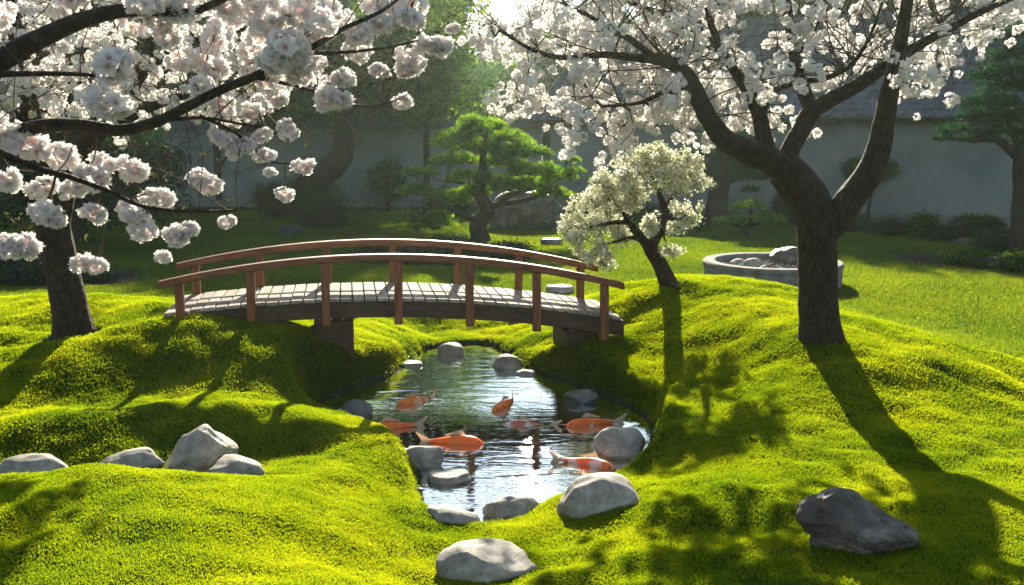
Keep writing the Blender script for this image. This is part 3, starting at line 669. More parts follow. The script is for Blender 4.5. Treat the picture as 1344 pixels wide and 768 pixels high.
rock(1133, 696, 176, 80, 'dark craggy boulder with a chipped left face on the right moss slope', 29, ground(1131, 722), .7, cuts=5, rough=.11, sharp=.8, peak=(-.4, .32), sub=6, mat='stone_dark', tilt=(0, 4, -6), bury=.2)
rock(680, 421, 28, 12, 'small pale stone seen under the bridge deck', 20, None, .8, cuts=3, sub=4)
rock(735, 383, 38, 13, 'pale flat stepping slab beyond the right end of the bridge deck', 21, None, 1.0, cuts=3, flat=.6, sub=4)
rock(640, 447, 14, 7, 'tiny wet stone at the far lip of the pond', 22, wr(642, 450), .8, cuts=2, sub=3, name='pebble')
rock(538, 476, 34, 8, 'flat stone barely awash at the far left corner of the pond', 23, wr(538, 480), .8, cuts=2, flat=.5, sub=4, group=GP)
rock(1300, 344, 28, 14, 'grey rounded rock in the shaded bed at the right edge', 24, None, .8, cuts=4, sub=4)
rock(1264, 318, 20, 10, 'small dark rock in the shaded bed behind the low shrub', 34, None, .8, cuts=4, sub=4, mat='stone_dark')
rock(724, 319, 30, 10, 'low flat blue-grey stone alone on the lawn right of the pine', 25, None, .7, cuts=3, flat=.5, mat='stone_wet', sub=4)
rock(688, 281, 112, 52, 'big dark boulder in front of the wall behind the pine', 26, None, .6, cuts=6, mat='stone_dark', sub=4)
# broken cobbles at the waterline
pb = MB(); r_ = np.random.default_rng(5); base_ico = None
bm = bmesh.new(); bmesh.ops.create_icosphere(bm, subdivisions=2, radius=1); IV = np.array([v.co[:] for v in bm.verts]); IF = [tuple(v.index for v in f.verts) for f in bm.faces]; bm.free()
def pebble(mb, p, s, seed):
    q = IV*(1+.18*fbm(IV[:, 0]*1.6+seed, IV[:, 1]*1.6, IV[:, 2]*1.6, seed, 2))[:, None]; a = seed*1.7; ca, sa = math.cos(a), math.sin(a)
    q = q*np.array((s, s*.75, s*.5)); q = np.c_[q[:, 0]*ca-q[:, 1]*sa, q[:, 0]*sa+q[:, 1]*ca, q[:, 2]] + p; mb.add(q, IF, .5)
for i in range(70):
    k = r_.integers(len(PONDS)); p0, p1 = PONDS[k], PONDS[(k+1) % len(PONDS)]; p = p0+(p1-p0)*r_.uniform(); p = p + (cen-p)*r_.uniform(-.02, .16)
    zz = gz(p[0], p[1]); pebble(pb, (p[0], p[1], zz+.01), r_.uniform(.008, .035), i)
for i in range(300):
    a = r_.uniform(0, 6.28); q = r_.uniform()**.5; p = cen + q*.97*(PONDS[int(a/6.2832*len(PONDS)) % len(PONDS)]-cen); pebble(pb, (p[0], p[1], gz(p[0], p[1])+.01), r_.uniform(.02, .08), 200+i)
tag(pb.build('pebbles', M['stone_wet']), 'small dark wet pebbles on the bed and along the waterline of the pond', 'pebbles', kind='stuff')

# ------------------------------------------------------------------ round stone planter
pc = atz(1013, 352, LAWN+.13); pr = .98; pc = Vector((at(1013, 360, 14.6).x, 14.6, LAWN))
pl = empty('round_planter', pc, label='low round concrete planter full of gravel on the lawn behind the big cherry trunk', cat='planter')
mb = MB(); n = 96; prof = [(pr+.02, -.05), (pr+.02, .25), (pr+.035, .26), (pr+.04, .31), (pr+.02, .33), (pr-.13, .33), (pr-.15, .31), (pr-.15, -.05)]
Vs = []; 
for i in range(n):
    a = 2*math.pi*i/n
    for (q, z) in prof: Vs.append((pc.x+q*math.cos(a), pc.y+q*math.sin(a), pc.z+z))
Fs = []; kk = len(prof)
for i in range(n):
    for j in range(kk-1):
        Fs.append((i*kk+j, ((i+1) % n)*kk+j, ((i+1) % n)*kk+j+1, i*kk+j+1))
mb.add(Vs, Fs); build_at(mb, 'rim', M['concrete'], pl, angle=30)
gr, ga = np.meshgrid(np.linspace(.001, pr-.134, 24), np.linspace(0, 2*math.pi, 90, endpoint=False)); X_, Y_ = (gr*np.cos(ga)).ravel(), (gr*np.sin(ga)).ravel()
Z_ = .19 + .05*(1-(gr.ravel()/pr)**2) + .03*fbm(X_*9, Y_*9, None, 6, 3)
mb = MB(); I_ = np.arange(90*24).reshape(90, 24); Fq = np.stack([I_[:, :-1], I_[:, 1:], np.roll(I_, -1, 0)[:, 1:], np.roll(I_, -1, 0)[:, :-1]], -1).reshape(-1, 4)
mb.add(np.c_[X_+pc.x, Y_+pc.y, Z_+pc.z], Fq); build_at(mb, 'gravel_bed', M['gravel'], pl)
mb = MB()
for i in range(420):
    a = r_.uniform(0, 6.28); q = (pr-.17)*r_.uniform()**.5; pebble(mb, (pc.x+q*math.cos(a), pc.y+q*math.sin(a), pc.z+.215+.05*(1-q*q)), r_.uniform(.012, .035), 600+i)
o = build_at(mb, 'gravel', M['gravel'], pl); o['kind'] = 'stuff'
def prk(px, wpx, hpx, dy, lab, seed, **k): rock(px, 338, wpx, hpx, lab, seed, Vector((0, pc.y+dy, pc.z+.22)), .7, sub=4, group='rocks in the round planter', **k)
prk(1034, 46, 25, .25, 'tallest mossy block standing in the round planter, left of the trunk', 41, cuts=9, sharp=.8, mat='stone_dark')
prk(990, 26, 14, -.1, 'small grey rock in the planter beside its tallest block', 42, cuts=5)
prk(970, 22, 9, .25, 'low pale rock in the left half of the planter', 43, cuts=5)
prk(1003, 18, 8, -.4, 'small pale rock near the front rim of the planter', 44, cuts=4)
prk(1062, 30, 12, -.1, 'rock in the planter half hidden by the cherry trunk', 45, cuts=5)

# ------------------------------------------------------------------ koi
KOI = {}
def koi_mat(name, seed, pale, dim=False):
    m, t, o = newmat(name); co = objco(t)
    nz = N(t, 'ShaderNodeTexNoise', Scale=7.0, Detail=2.0); mp = t.nodes.new('ShaderNodeMapping'); mp.inputs['Location'].default_value = (seed*3.1, seed, 0)
    t.links.new(co, mp.inputs[0]); t.links.new(mp.outputs[0], nz.inputs[0])
    oc = ((.90, .13, .006), (.98, .26, .02)) if not dim else ((.55, .14, .06), (.6, .25, .15))
    c = ramp(t, nz.outputs[0], [(.3, oc[0]), (pale-.03, oc[1]), (pale+.03, (.85, .72, .62))])
    sx = t.nodes.new('ShaderNodeSeparateXYZ'); t.links.new(co, sx.inputs[0])      # white belly
    bl = ramp(t, sx.outputs[2], [(0.0, (0, 0, 0)), (1, (1, 1, 1))])
    mr = N(t, 'ShaderNodeMapRange'); t.links.new(sx.outputs[2], mr.inputs[0]); mr.inputs[1].default_value = -.07; mr.inputs[2].default_value = -.045; mr.inputs[3].default_value = .9; mr.inputs[4].default_value = 0
    c = mixc(t, mr.outputs[0], c, (.85, .78, .68))
    mr2 = N(t, 'ShaderNodeMapRange'); t.links.new(sx.outputs[0], mr2.inputs[0]); mr2.inputs[1].default_value = -.22; mr2.inputs[2].default_value = -.30; mr2.inputs[3].default_value = 0; mr2.inputs[4].default_value = .85
    c = mixc(t, mr2.outputs[0], c, (.9, .8, .62))
    b = t.nodes.new('ShaderNodeBsdfPrincipled'); t.links.new(c, b.inputs['Base Color']); b.inputs['Roughness'].default_value = .28; b.inputs['Specular IOR Level'].default_value = .6
    b.inputs['Subsurface Weight'].default_value = .5; b.inputs['Subsurface Scale'].default_value = .09; b.inputs['Subsurface Radius'].default_value = (1, .45, .15)
    vo = N(t, 'ShaderNodeTexVoronoi', Scale=70.0); t.links.new(co, vo.inputs[0]); bp = N(t, 'ShaderNodeBump', Strength=.35, Distance=.004); t.links.new(vo.outputs[0], bp.inputs['Height']); t.links.new(bp.outputs[0], b.inputs['Normal'])
    t.links.new(b.outputs[0], o.inputs[0]); return m
M['fin'] = leafmat('koi_fin', [(.8, .6, .45), (.85, .75, .6)], [(.8, .55, .35), (.85, .7, .5)], .5, .05, .3)
def koi(px, py, lpx, heading, label, seed, bend=.25, pale=.62, z=.016, pitch=0, dim=False, roll=0):
    """heading: direction of the snout in degrees on the water (0 = +x, 90 = away)"""
    p = atz(px, py, z); L = .58*1.0
    xs = np.array([-.27, -.22, -.15, -.07, 0, .08, .15, .20, .245, .27, .282])
    hh = np.array([.017, .022, .037, .056, .069, .074, .069, .060, .043, .026, .010])
    ww = np.array([.007, .013, .027, .042, .052, .056, .054, .050, .037, .024, .010])
    def cl(x): return bend*(x-.1)**2*(-1 if x < .1 else .4)*(1 if True else 1)
    mb = MB(); sd = 20; Vs = []; a = np.linspace(0, 2*math.pi, sd, endpoint=False)
    xi = np.linspace(xs[0], xs[-1], 44); xi = np.concatenate([xi[:-1], [xi[-1]]]); H_ = np.interp(xi, xs, hh); W_ = np.interp(xi, xs, ww)
    from_ = np.ones(5)/5; H_[2:-2] = np.convolve(H_, from_, 'same')[2:-2]; W_[2:-2] = np.convolve(W_, from_, 'same')[2:-2]
    for x, h_, w_ in zip(xi, H_, W_):
        zc = -.006 - (.012 if x > .2 else 0)*(x-.2)/.08
        for q in a:
            zz = math.sin(q); Vs.append((x, cl(x)+w_*math.cos(q)*(1-.12*zz), zc + h_*zz*(.92 if zz > 0 else 1.0)))
    Fs = [(i*sd+j, i*sd+(j+1) % sd, (i+1)*sd+(j+1) % sd, (i+1)*sd+j) for i in range(len(xi)-1) for j in range(sd)]
    Fs += [tuple(range(sd))[::-1], tuple((len(xi)-1)*sd+j for j in range(sd))]
    mb.add(Vs, Fs, .5, 0)
    def fin(pts, mi=1, th=.0025):      # thin fin of real thickness: outline -> two faces + rim
        P_ = np.array(pts); n_ = np.cross(P_[1]-P_[0], P_[-1]-P_[0]); n_ = n_/np.linalg.norm(n_)*th; k = len(P_)
        mb.add(np.vstack([P_+n_, P_-n_]), [tuple(range(k)), tuple(range(k, 2*k))[::-1]] + [(i, i+k, (i+1) % k + k, (i+1) % k) for i in range(k)], .5, mi)
    y0 = cl(-.26)
    def tl(x, zz): return (x, cl(x)*1.25, zz)
    fin([tl(-.255, .018), tl(-.31, .045), tl(-.375, .082), tl(-.385, .075), tl(-.36, .045), tl(-.335, .012), tl(-.33, 0), tl(-.335, -.012), tl(-.355, -.045), tl(-.375, -.09), tl(-.365, -.095), tl(-.31, -.05), tl(-.255, -.018)])
    fin([(.10, cl(.1), .066), (.06, cl(.06), .105), (.035, cl(.035), .112), (-.03, cl(-.03), .088), (-.10, cl(-.1), .062), (-.11, cl(-.11), .050), (0, cl(0), .065)])
    for s_ in (-1, 1):
        fin([(.165, s_*.045, -.03), (.15, s_*.085, -.045), (.115, s_*.125, -.056), (.08, s_*.135, -.058), (.075, s_*.11, -.052), (.115, s_*.055, -.04)])
        fin([(.0, s_*.036, -.052), (-.03, s_*.06, -.08), (-.07, s_*.07, -.088), (-.06, s_*.045, -.075), (-.03, s_*.03, -.06)])
    fin([(-.13, cl(-.13), -.04), (-.165, cl(-.165), -.078), (-.195, cl(-.195), -.08), (-.18, cl(-.18), -.035)])
    ob = mb.build('koi', [koi_mat('koi_skin', seed, pale, dim), M['fin']], smooth=True, angle=50)
    s = lpx*pxs(p.y)/.66; s = min(max(s, .82), 1.25)
    ob.location = p; ob.rotation_euler = (R(roll), R(pitch), R(heading)); ob.scale = (s, s, s)
    for s_ in (-1, 1):
        e = MB(); e.add(IV*.0085 + np.array((.236, s_*.036 + cl(.236), .008)), IF); eo = e.build('eye', M['koi_eye'], ob)
    tag(ob, label, 'koi fish', 'koi swimming in the pond'); return ob
koi(547, 526, 66, 218, 'orange koi with a whitish head, uppermost of the left group, tail raised', 1, .5, .55, roll=12)
koi(512, 560, 62, 205, 'orange koi partly hidden behind the moss edge at far left of the pond', 2, -.5, .6, roll=10)
koi(598, 579, 92, 352, 'long orange koi facing right in the middle of the pond', 3, .3, .75, z=.016, roll=-12)
koi(664, 531, 76, 238, 'orange koi with spread fins swimming toward the viewer at pond centre', 4, .5, .72, roll=0)
koi(690, 559, 66, 186, 'dim reddish koi deeper under water behind the others', 5, -.3, .6, z=-.015, dim=True)
koi(775, 555, 84, 198, 'bright orange koi facing left near the right-hand boulder', 6, -.4, .75, roll=12)
koi(774, 608, 76, 325, 'orange and white koi with raised tail beside the biggest boulder', 7, .6, .5, roll=-8)
# a fallen yellow-green leaf drifting in the pond
mb = MB(); lp = atz(595, 561, .004)
mb.add([(lp.x+.085*math.cos(a)*1.2, lp.y+.045*math.sin(a), lp.z+.004*math.sin(2*a)) for a in np.linspace(0, 6.283, 16, endpoint=False)] + [(lp.x, lp.y, lp.z+.006)] , [(i, (i+1) % 16, 16) for i in range(16)], .8)
lo = mb.build('floating_leaf', M['moss']); sm = lo.modifiers.new('thick', 'SOLIDIFY'); sm.thickness = .002
tag(lo, 'single yellow-green leaf floating between the koi', 'leaf')

# ------------------------------------------------------------------ trees: helpers
def grow(skel, targets, order=None, pen=.35):
    """connect every target to the nearest point already grown; returns nodes and parents (skeleton nodes have parent -1)"""
    nodes = [tuple(p) for p in skel]; par = [-1]*len(nodes); pl_ = [0.0]*len(nodes)
    Tg = np.asarray(targets); S = np.asarray(skel)
    d0 = np.array([np.min(np.linalg.norm(S-t, axis=1)) for t in Tg]); od = np.argsort(d0)
    cap = len(S)+len(Tg)*2; A_ = np.empty((cap, 3)); A_[:len(S)] = S; PLn = np.zeros(cap); n = len(S); par = [-1]*n
    for k in od:
        t_ = Tg[k]; d = np.linalg.norm(A_[:n]-t_, axis=1); j = int(np.argmin(d + pen*PLn[:n]))
        L_ = d[j]
        if L_ > .22:
            mid = (A_[j]+t_)/2 + RNG.normal(size=3)*L_*.07 + np.array((0, 0, .05*L_))
            A_[n] = mid; par.append(j); PLn[n] = PLn[j]+L_/2; j = n; n += 1
        A_[n] = t_; par.append(j); PLn[n] = PLn[j]+np.linalg.norm(A_[j]-t_); n += 1
    return A_[:n], par
def twig_mesh(mb, A_, par, nskel, r0=.0028, ex=.42, rmax=.03, sides=5):
    n = len(A_); cnt = np.ones(n)
    for i in range(n-1, nskel-1, -1):
        if par[i] >= nskel: cnt[par[i]] += cnt[i]
    ch = {}
    for i in range(nskel, n): ch.setdefault(par[i], []).append(i)
    heavy = {p: max(c, key=lambda q: cnt[q]) for p, c in ch.items()}
    for i in range(nskel, n):
        p = par[i]
        if p >= nskel and heavy.get(p) == i: continue
        path = [p, i]; 
        while path[-1] in heavy: path.append(heavy[path[-1]])
        P = A_[path]; rr = np.minimum(r0*cnt[path]**ex, rmax); rr[0] = rr[1]
        if len(P) > 2: P, rr = smoothpath(P, rr, 3)
        mb.tube(P, rr, sides, cap=False)
def leafcloud(C, size, seed, up=.3, tint=None, aspect=.6, squash=1.0):
    """C: leaf centres; returns verts, faces, tints of kinked 2-triangle leaves"""
    r = np.random.default_rng(seed); n = len(C)
    a = r.normal(size=(n, 3)); a[:, 2] *= squash; a /= np.linalg.norm(a, axis=1)[:, None]
    b = r.normal(size=(n, 3)); b = np.cross(a, b); b /= np.linalg.norm(b, axis=1)[:, None]; c = np.cross(a, b)
    s = (np.asarray(size)*r.uniform(.65, 1.35, n))[:, None]
    v0 = C - a*s*.5; v2 = C + a*s*.5; v1 = C + b*s*.5*aspect + c*s*.1; v3 = C - b*s*.5*aspect + c*s*.1
    Vv = np.stack([v0, v1, v2, v3], 1).reshape(-1, 3); Fv = np.arange(n*4).reshape(n, 4)
    tt = r.uniform(0, 1, n) if tint is None else tint
    return Vv, Fv, np.repeat(tt, 4)
def addcloud(mb, *a, **k): V_, F_, t_ = leafcloud(*a, **k); mb.add(V_, F_, t_)
def flower(r, rad, npet, rows, ruffle, pink):
    """one blossom facing +Z: petals as kinked strips"""
    Vs = []; Fs = []; T = []
    for row in range(rows):
        npt = npet - (row if rows > 2 else 0); op = (1.15, .75, .4, .2)[row] if rows > 1 else 1.0
        for i in range(npt):
            a = 6.283*(i+.5*(row % 2))/npt + r.uniform(-.15, .15); el = op*r.uniform(.8, 1.15)     # angle from the axis
            l = rad*(1-.13*row)*r.uniform(.85, 1.1); wd = l*r.uniform(.42, .6)
            d = np.array((math.cos(a)*math.sin(el), math.sin(a)*math.sin(el), math.cos(el))); sd = np.array((-math.sin(a), math.cos(a), 0)); nn = np.cross(sd, d)
            k = len(Vs); j = lambda: r.normal(size=3)*l*ruffle
            Vs += [np.zeros(3), d*l*.55 - sd*wd*.9 + nn*l*.12 + j(), d*l*.62 + nn*l*.02, d*l*.55 + sd*wd*.9 + nn*l*.12 + j(), d*l*1.0 - sd*wd*.55 - nn*l*.1 + j(), d*l*.93 - nn*l*.08 + j(), d*l*1.0 + sd*wd*.55 - nn*l*.1 + j()]
            Fs += [(k, k+2, k+4, k+1), (k, k+3, k+6, k+2), (k+2, k+5, k+4), (k+2, k+6, k+5)]
            q = r.uniform(.55, 1.0); T += [pink, q, q*.9, q, q, q, q]
    return np.array(Vs), Fs, T
def rot_to(r, n_):
    n_ = n_/np.linalg.norm(n_); t1 = np.cross(n_, r.normal(size=3)); t1 /= np.linalg.norm(t1); t2 = np.cross(n_, t1); return np.stack([t1, t2, n_], 1)
def cluster_arr(seed, R_, nf, rad, npet, rows, ruffle=.09, pink=.1, flat=.8):
    r = np.random.default_rng(seed); Vs = []; Fs = []; T = []; n = 0
    for i in range(nf):
        ph = i*2.39996; zz = 1-2*(i+.5)/nf; q = math.sqrt(max(0, 1-zz*zz)); d = np.array((q*math.cos(ph), q*math.sin(ph), zz*flat)) + r.normal(size=3)*.12
        V_, F_, t_ = flower(r, rad*r.uniform(.85, 1.15), npet, rows, ruffle, pink); M_ = rot_to(r, d)
        lump = 1+.55*float(vnoise([d[0]*1.6+seed], [d[1]*1.6], [d[2]*1.6], seed)[0]); Vs.append(V_@M_.T + d*max(R_-rad*.75, .0)*lump); Fs += [tuple(x+n for x in f) for f in F_]; T += t_; n += len(V_)
    return np.vstack(Vs), Fs, np.array(T)
def scatter_clusters(mb, protos, C, scale, seed, stretch=None):
    r = np.random.default_rng(seed)
    for i, c in enumerate(C):
        V_, F_, T_ = protos[r.integers(len(protos))]; M_ = rot_to(r, r.normal(size=3)); s = scale[i] if hasattr(scale, '__len__') else scale
        mb.add((V_@M_.T)*s*r.uniform(.75, 1.25) + c, F_, T_)
def inpoly(px, py, P): return poly_sd(px, py, np.array(P, float)) < 0
def sample_crown(n, poly, y0, y1, seed, thr=-.15, nscale=1.6, depthbias=None):
    """points through a crown's volume: outline poly in photo pixels at mid depth, noise makes clumps and gaps"""
    r = np.random.default_rng(seed); P = np.array(poly, float); lo, hi = P.min(0), P.max(0); out = []; ym = (y0+y1)/2
    while len(out) < n:
        k = 4000; px = r.uniform(lo[0], hi[0], k); py = r.uniform(lo[1], hi[1], k); ok = inpoly(px, py, P)
        Y = r.uniform(y0, y1, k)
        for a, b, y, o_ in zip(px, py, Y, ok):
            if not o_: continue
            p = at(a, b, ym); q = (p.x*(1+.25*(y/ym-1)), y, p.z)      # true volume: same cross-section, only slightly fanned
            out.append(q)
            if len(out) >= n*4: break
    out = np.array(out); nv = vnoise(out[:, 0]*nscale, out[:, 1]*nscale, out[:, 2]*nscale, seed)
    out = out[nv > thr]; return out[:n]
def limb(mb, pts, sides=14, bump=.12, seed=0, k=6, sc=1.0, sl_=1.0):
    """pts: (px, py, depth, width in photo pixels)"""
    P = [at(a, b, y) for a, b, y, w_ in pts]; rr = [w_*sl_*pxs(y)/2 for a, b, y, w_ in pts]
    P, rr = smoothpath(P, rr, k); mb.tube(P, rr, sides, bump, seed, scale=sc); return P

def shoots(mb, sk, n, lo, hi, seed, r0=.006, yb=(-.5, .3), fan=(0, 1.0)):
    """long fine shoots springing from the limbs, curving up and outward, with side twigs"""
    r = np.random.default_rng(seed); S = np.asarray(sk)
    for i in range(n):
        p = S[r.integers(len(S))]; L_ = r.uniform(lo, hi); a = r.uniform(-1.5, 1.5); d = np.array((math.sin(a)*r.uniform(.6, 1.3), r.uniform(*yb), math.cos(a)*.8 + .1)); d /= np.linalg.norm(d)
        k = 7; P = [p]; 
        for j in range(k): d = d + r.normal(size=3)*.13 + np.array((0, 0, -.03)); d /= np.linalg.norm(d); P.append(P[-1]+d*L_/k)
        Q, rr = smoothpath(P, np.linspace(r0*L_/.8, .0012, k+1), 3); mb.tube(Q, rr, 5, cap=False)
        for j in range(2, k, 1):
            if r.uniform() < .7:
                e = d + r.normal(size=3)*.7; e /= np.linalg.norm(e); l2 = L_*r.uniform(.15, .4); Q2, r2 = smoothpath([P[j], P[j]+e*l2*.5+r.normal(size=3)*.01, P[j]+e*l2+np.array((0, 0, .15*l2))], [r0*.35, r0*.25, .0009], 3); mb.tube(Q2, r2, 4, cap=False)

# ------------------------------------------------------------------ the big cherry tree on the right
pbig = ground(1078, 444); Yb = pbig.y
ct = empty('cherry_tree', pbig, label='big blossoming cherry tree with a forked dark trunk on the right mound', cat='tree', group=None)
mb = MB(); sk = []
b0 = at(1078, 452, Yb)
P = limb(mb, [(1079, 462, Yb, 84), (1078, 446, Yb, 66), (1077, 425, Yb, 57), (1074, 380, Yb, 53), (1073, 330, Yb, 52), (1072, 290, Yb, 58), (1062, 262, Yb+.02, 56), (1045, 240, Yb+.03, 54), (1030, 222, Yb+.03, 50)], 28, .10, 1, sl_=.94)
tr_ = build_at(mb, 'trunk', M['bark'], ct)
limbs = [
 [(1078, 310, Yb, 40), (1098, 285, Yb-.03, 50), (1118, 258, Yb-.06, 44), (1140, 228, Yb-.1, 40), (1153, 195, Yb-.14, 37), (1160, 160, Yb-.2, 32), (1168, 120, Yb-.25, 27), (1178, 75, Yb-.3, 23), (1186, 30, Yb-.35, 19), (1196, -30, Yb-.4, 14)],
 [(1045, 238, Yb+.02, 42), (1015, 213, Yb, 42), (985, 200, Yb-.05, 37), (955, 186, Yb-.1, 32), (933, 160, Yb-.1, 29), (915, 125, Yb-.05, 27), (898, 95, Yb, 23), (872, 80, Yb+.05, 18), (835, 76, Yb+.1, 13), (790, 72, Yb+.2, 10), (740, 76, Yb+.25, 8), (700, 66, Yb+.3, 6), (655, 40, Yb+.35, 4)],
 [(1032, 232, Yb+.04, 36), (1036, 200, Yb+.08, 30), (1052, 170, Yb+.1, 27), (1066, 146, Yb+.1, 28), (1090, 131, Yb+.1, 24), (1125, 112, Yb+.08, 21), (1165, 85, Yb+.05, 18), (1205, 60, Yb, 15), (1245, 38, Yb-.05, 12), (1290, 15, Yb-.1, 9), (1350, -12, Yb-.15, 6)],
 [(1066, 146, Yb+.1, 26), (1052, 112, Yb+.15, 20), (1042, 75, Yb+.2, 17), (1036, 30, Yb+.2, 15), (1030, -20, Yb+.2, 12), (1026, -70, Yb+.2, 8)],
 [(1010, 215, Yb+.02, 30), (1002, 180, Yb+.1, 25), (996, 150, Yb+.15, 22), (982, 120, Yb+.2, 19), (962, 90, Yb+.22, 16), (942, 58, Yb+.25, 13), (930, 20, Yb+.25, 10), (925, -30, Yb+.3, 7)],
 [(1000, 150, Yb+.2, 15), (1012, 122, Yb+.2, 12), (1045, 108, Yb+.1, 10), (1085, 102, Yb, 9), (1120, 82, Yb-.05, 7), (1145, 40, Yb-.1, 5), (1160, -5, Yb-.1, 3)],
 [(962, 88, Yb+.3, 12), (930, 45, Yb+.6, 12), (890, 22, Yb+.9, 11), (850, 12, Yb+1.1, 8), (800, -10, Yb+1.2, 5)],
 [(868, 82, Yb+.05, 12), (830, 55, Yb-.1, 8), (780, 25, Yb-.2, 6), (720, -5, Yb-.3, 4)],
 [(905, 120, Yb, 12), (875, 120, Yb+.2, 9), (840, 135, Yb+.35, 6), (790, 140, Yb+.5, 4)],
 [(1245, 38, Yb, 8), (1225, 20, Yb+.3, 6), (1215, -20, Yb+.5, 4)],
 [(1042, 75, Yb+.2, 9), (1070, 40, Yb+.4, 6), (1085, -10, Yb+.6, 4)],
]
for i, L_ in enumerate(limbs):
    mb = MB(); P = limb(mb, L_, 16 if L_[0][3] > 20 else 10, .12 if L_[0][3] > 20 else .05, 5+i, sl_=.86, sc=1.4); build_at(mb, 'limb', M['bark'], ct)
    if i in (0,): sk += list(P[34:])
    else: sk += list(P[(24 if i < 5 else 4):])
poly = [(612, 34), (680, 26), (715, -10), (760, -90), (900, -95), (1150, -95), (1400, -60), (1400, 15), (1335, 55), (1290, 62), (1255, 105), (1262, 122), (1215, 138), (1190, 105), (1165, 78), (1120, 95), (1085, 140), (1050, 150), (1020, 178), (990, 176), (965, 200), (935, 204), (910, 186), (880, 150), (850, 158), (815, 196), (775, 204), (735, 186), (700, 150), (652, 152), (660, 128), (700, 98), (650, 92), (620, 58)]
tg = sample_crown(700, poly, Yb+.05, Yb+2.3, 21, -.15, 2.3)
tg = np.array([q for q in tg if not (q[0] > 2.6 and RNG.uniform() < .6)])
tg = np.vstack([tg, sample_crown(50, poly, Yb-.8, Yb, 22, -.1, 2.3)])
A_, par = grow(sk, tg)
mb = MB(); twig_mesh(mb, A_, par, len(sk), .0034, .42, .03); shoots(mb, [p for p in sk if p[2] > 2.7], 230, .5, 1.4, 77, .005); build_at(mb, 'twigs', M['twig'], ct)
midp = [cluster_arr(100+i, .052, 7, .036, 5, 1, .10, .35) for i in range(6)] + [cluster_arr(120+i, .066, 9, .036, 5, 1, .1, .2) for i in range(3)]
nsk = len(sk); C = []
for i in range(nsk, len(A_)):
    p = A_[i]; k = 2 if RNG.uniform() < .9 else 4
    for _ in range(k): C.append(p + RNG.normal(size=3)*.075 - np.array((0, 0, .03)))
    q = A_[par[i]]
    if np.linalg.norm(q-p) < .5 and RNG.uniform() < .6: C.append((p+q)/2 + RNG.normal(size=3)*.03)
C = np.array(C); print('right cherry clusters', len(C))
mb = MB(); scatter_clusters(mb, midp, C, .88, 3); o = build_at(mb, 'blossoms', M['petal_far'], ct); o['kind'] = 'stuff'

# ------------------------------------------------------------------ the cherry tree on the left mound
pl_ = ground(95, 438); Yl = pl_.y
cl_ = empty('cherry_tree', pl_, label='blossoming cherry tree rooted in the left mound, in a ring of bare earth', cat='tree')
mb = MB(); limb(mb, [(97, 450, Yl, 66), (96, 436, Yl, 54), (92, 410, Yl, 46), (84, 370, Yl, 43), (76, 330, Yl, 42), (70, 295, Yl, 42), (72, 268, Yl, 46), (82, 240, Yl, 40)], 24, .10, 31)
build_at(mb, 'trunk', M['bark'], cl_)
ll = [
 [(78, 262, Yl, 38), (66, 225, Yl, 30), (48, 185, Yl, 27), (38, 140, Yl, 24), (30, 90, Yl, 22), (22, 40, Yl, 20), (15, -30, Yl, 15)],
 [(80, 250, Yl, 36), (100, 215, Yl+.05, 34), (118, 185, Yl+.1, 30), (135, 155, Yl+.2, 26), (165, 120, Yl+.3, 22), (190, 85, Yl+.4, 18), (200, 40, Yl+.5, 14), (215, -10, Yl+.5, 10)],
 [(118, 185, Yl+.1, 20), (150, 165, Yl+.0, 15), (200, 140, Yl-.1, 12), (260, 120, Yl-.1, 9), (330, 100, Yl-.1, 6), (400, 95, Yl-.1, 4)],
 [(190, 90, Yl+.4, 14), (240, 60, Yl+.5, 10), (310, 40, Yl+.6, 7), (400, 20, Yl+.6, 4)],
 [(48, 180, Yl, 16), (20, 150, Yl-.1, 11), (-30, 120, Yl-.2, 7), (-80, 100, Yl-.2, 4)],
]
sk = []
for i, L_ in enumerate(ll):
    mb = MB(); P = limb(mb, L_, 14, .08, 40+i); build_at(mb, 'limb', M['bark'], cl_); sk += list(P[8:])
poly = [(-90, 190), (-60, 160), (0, 150), (40, 172), (90, 150), (130, 172), (200, 150), (260, 165), (330, 150), (390, 100), (420, 60), (440, 20), (430, -40), (400, -60), (100, -80), (-90, -60)]
tg = sample_crown(800, poly, Yl-.8, Yl+1.6, 33, -.15, 2.2)
A_, par = grow(sk, tg); mb = MB(); twig_mesh(mb, A_, par, len(sk), .003); shoots(mb, sk, 90, .5, 1.3, 79, .005); build_at(mb, 'twigs', M['twig'], cl_)
nsk = len(sk); C = np.array([A_[i] + RNG.normal(size=3)*.07 for i in range(nsk, len(A_)) for _ in range(2)])
mb = MB(); scatter_clusters(mb, midp[:6], C, .86, 4); o = build_at(mb, 'blossoms', M['petal_far'], cl_); o['kind'] = 'stuff'
# lumps of earth in the bare ring
mb = MB()
for i in range(260):
    a = r_.uniform(0, 6.28); q = .2 + .2*r_.uniform(); x, y = bt.x+q*math.cos(a), bt.y+q*math.sin(a); pebble(mb, (x, y, gz(x, y)+.004), r_.uniform(.006, .022), 900+i)
tag(mb.build('earth_crumbs', M['soil']), 'crumbly bare earth round the foot of the left cherry trunk', 'soil', kind='stuff')

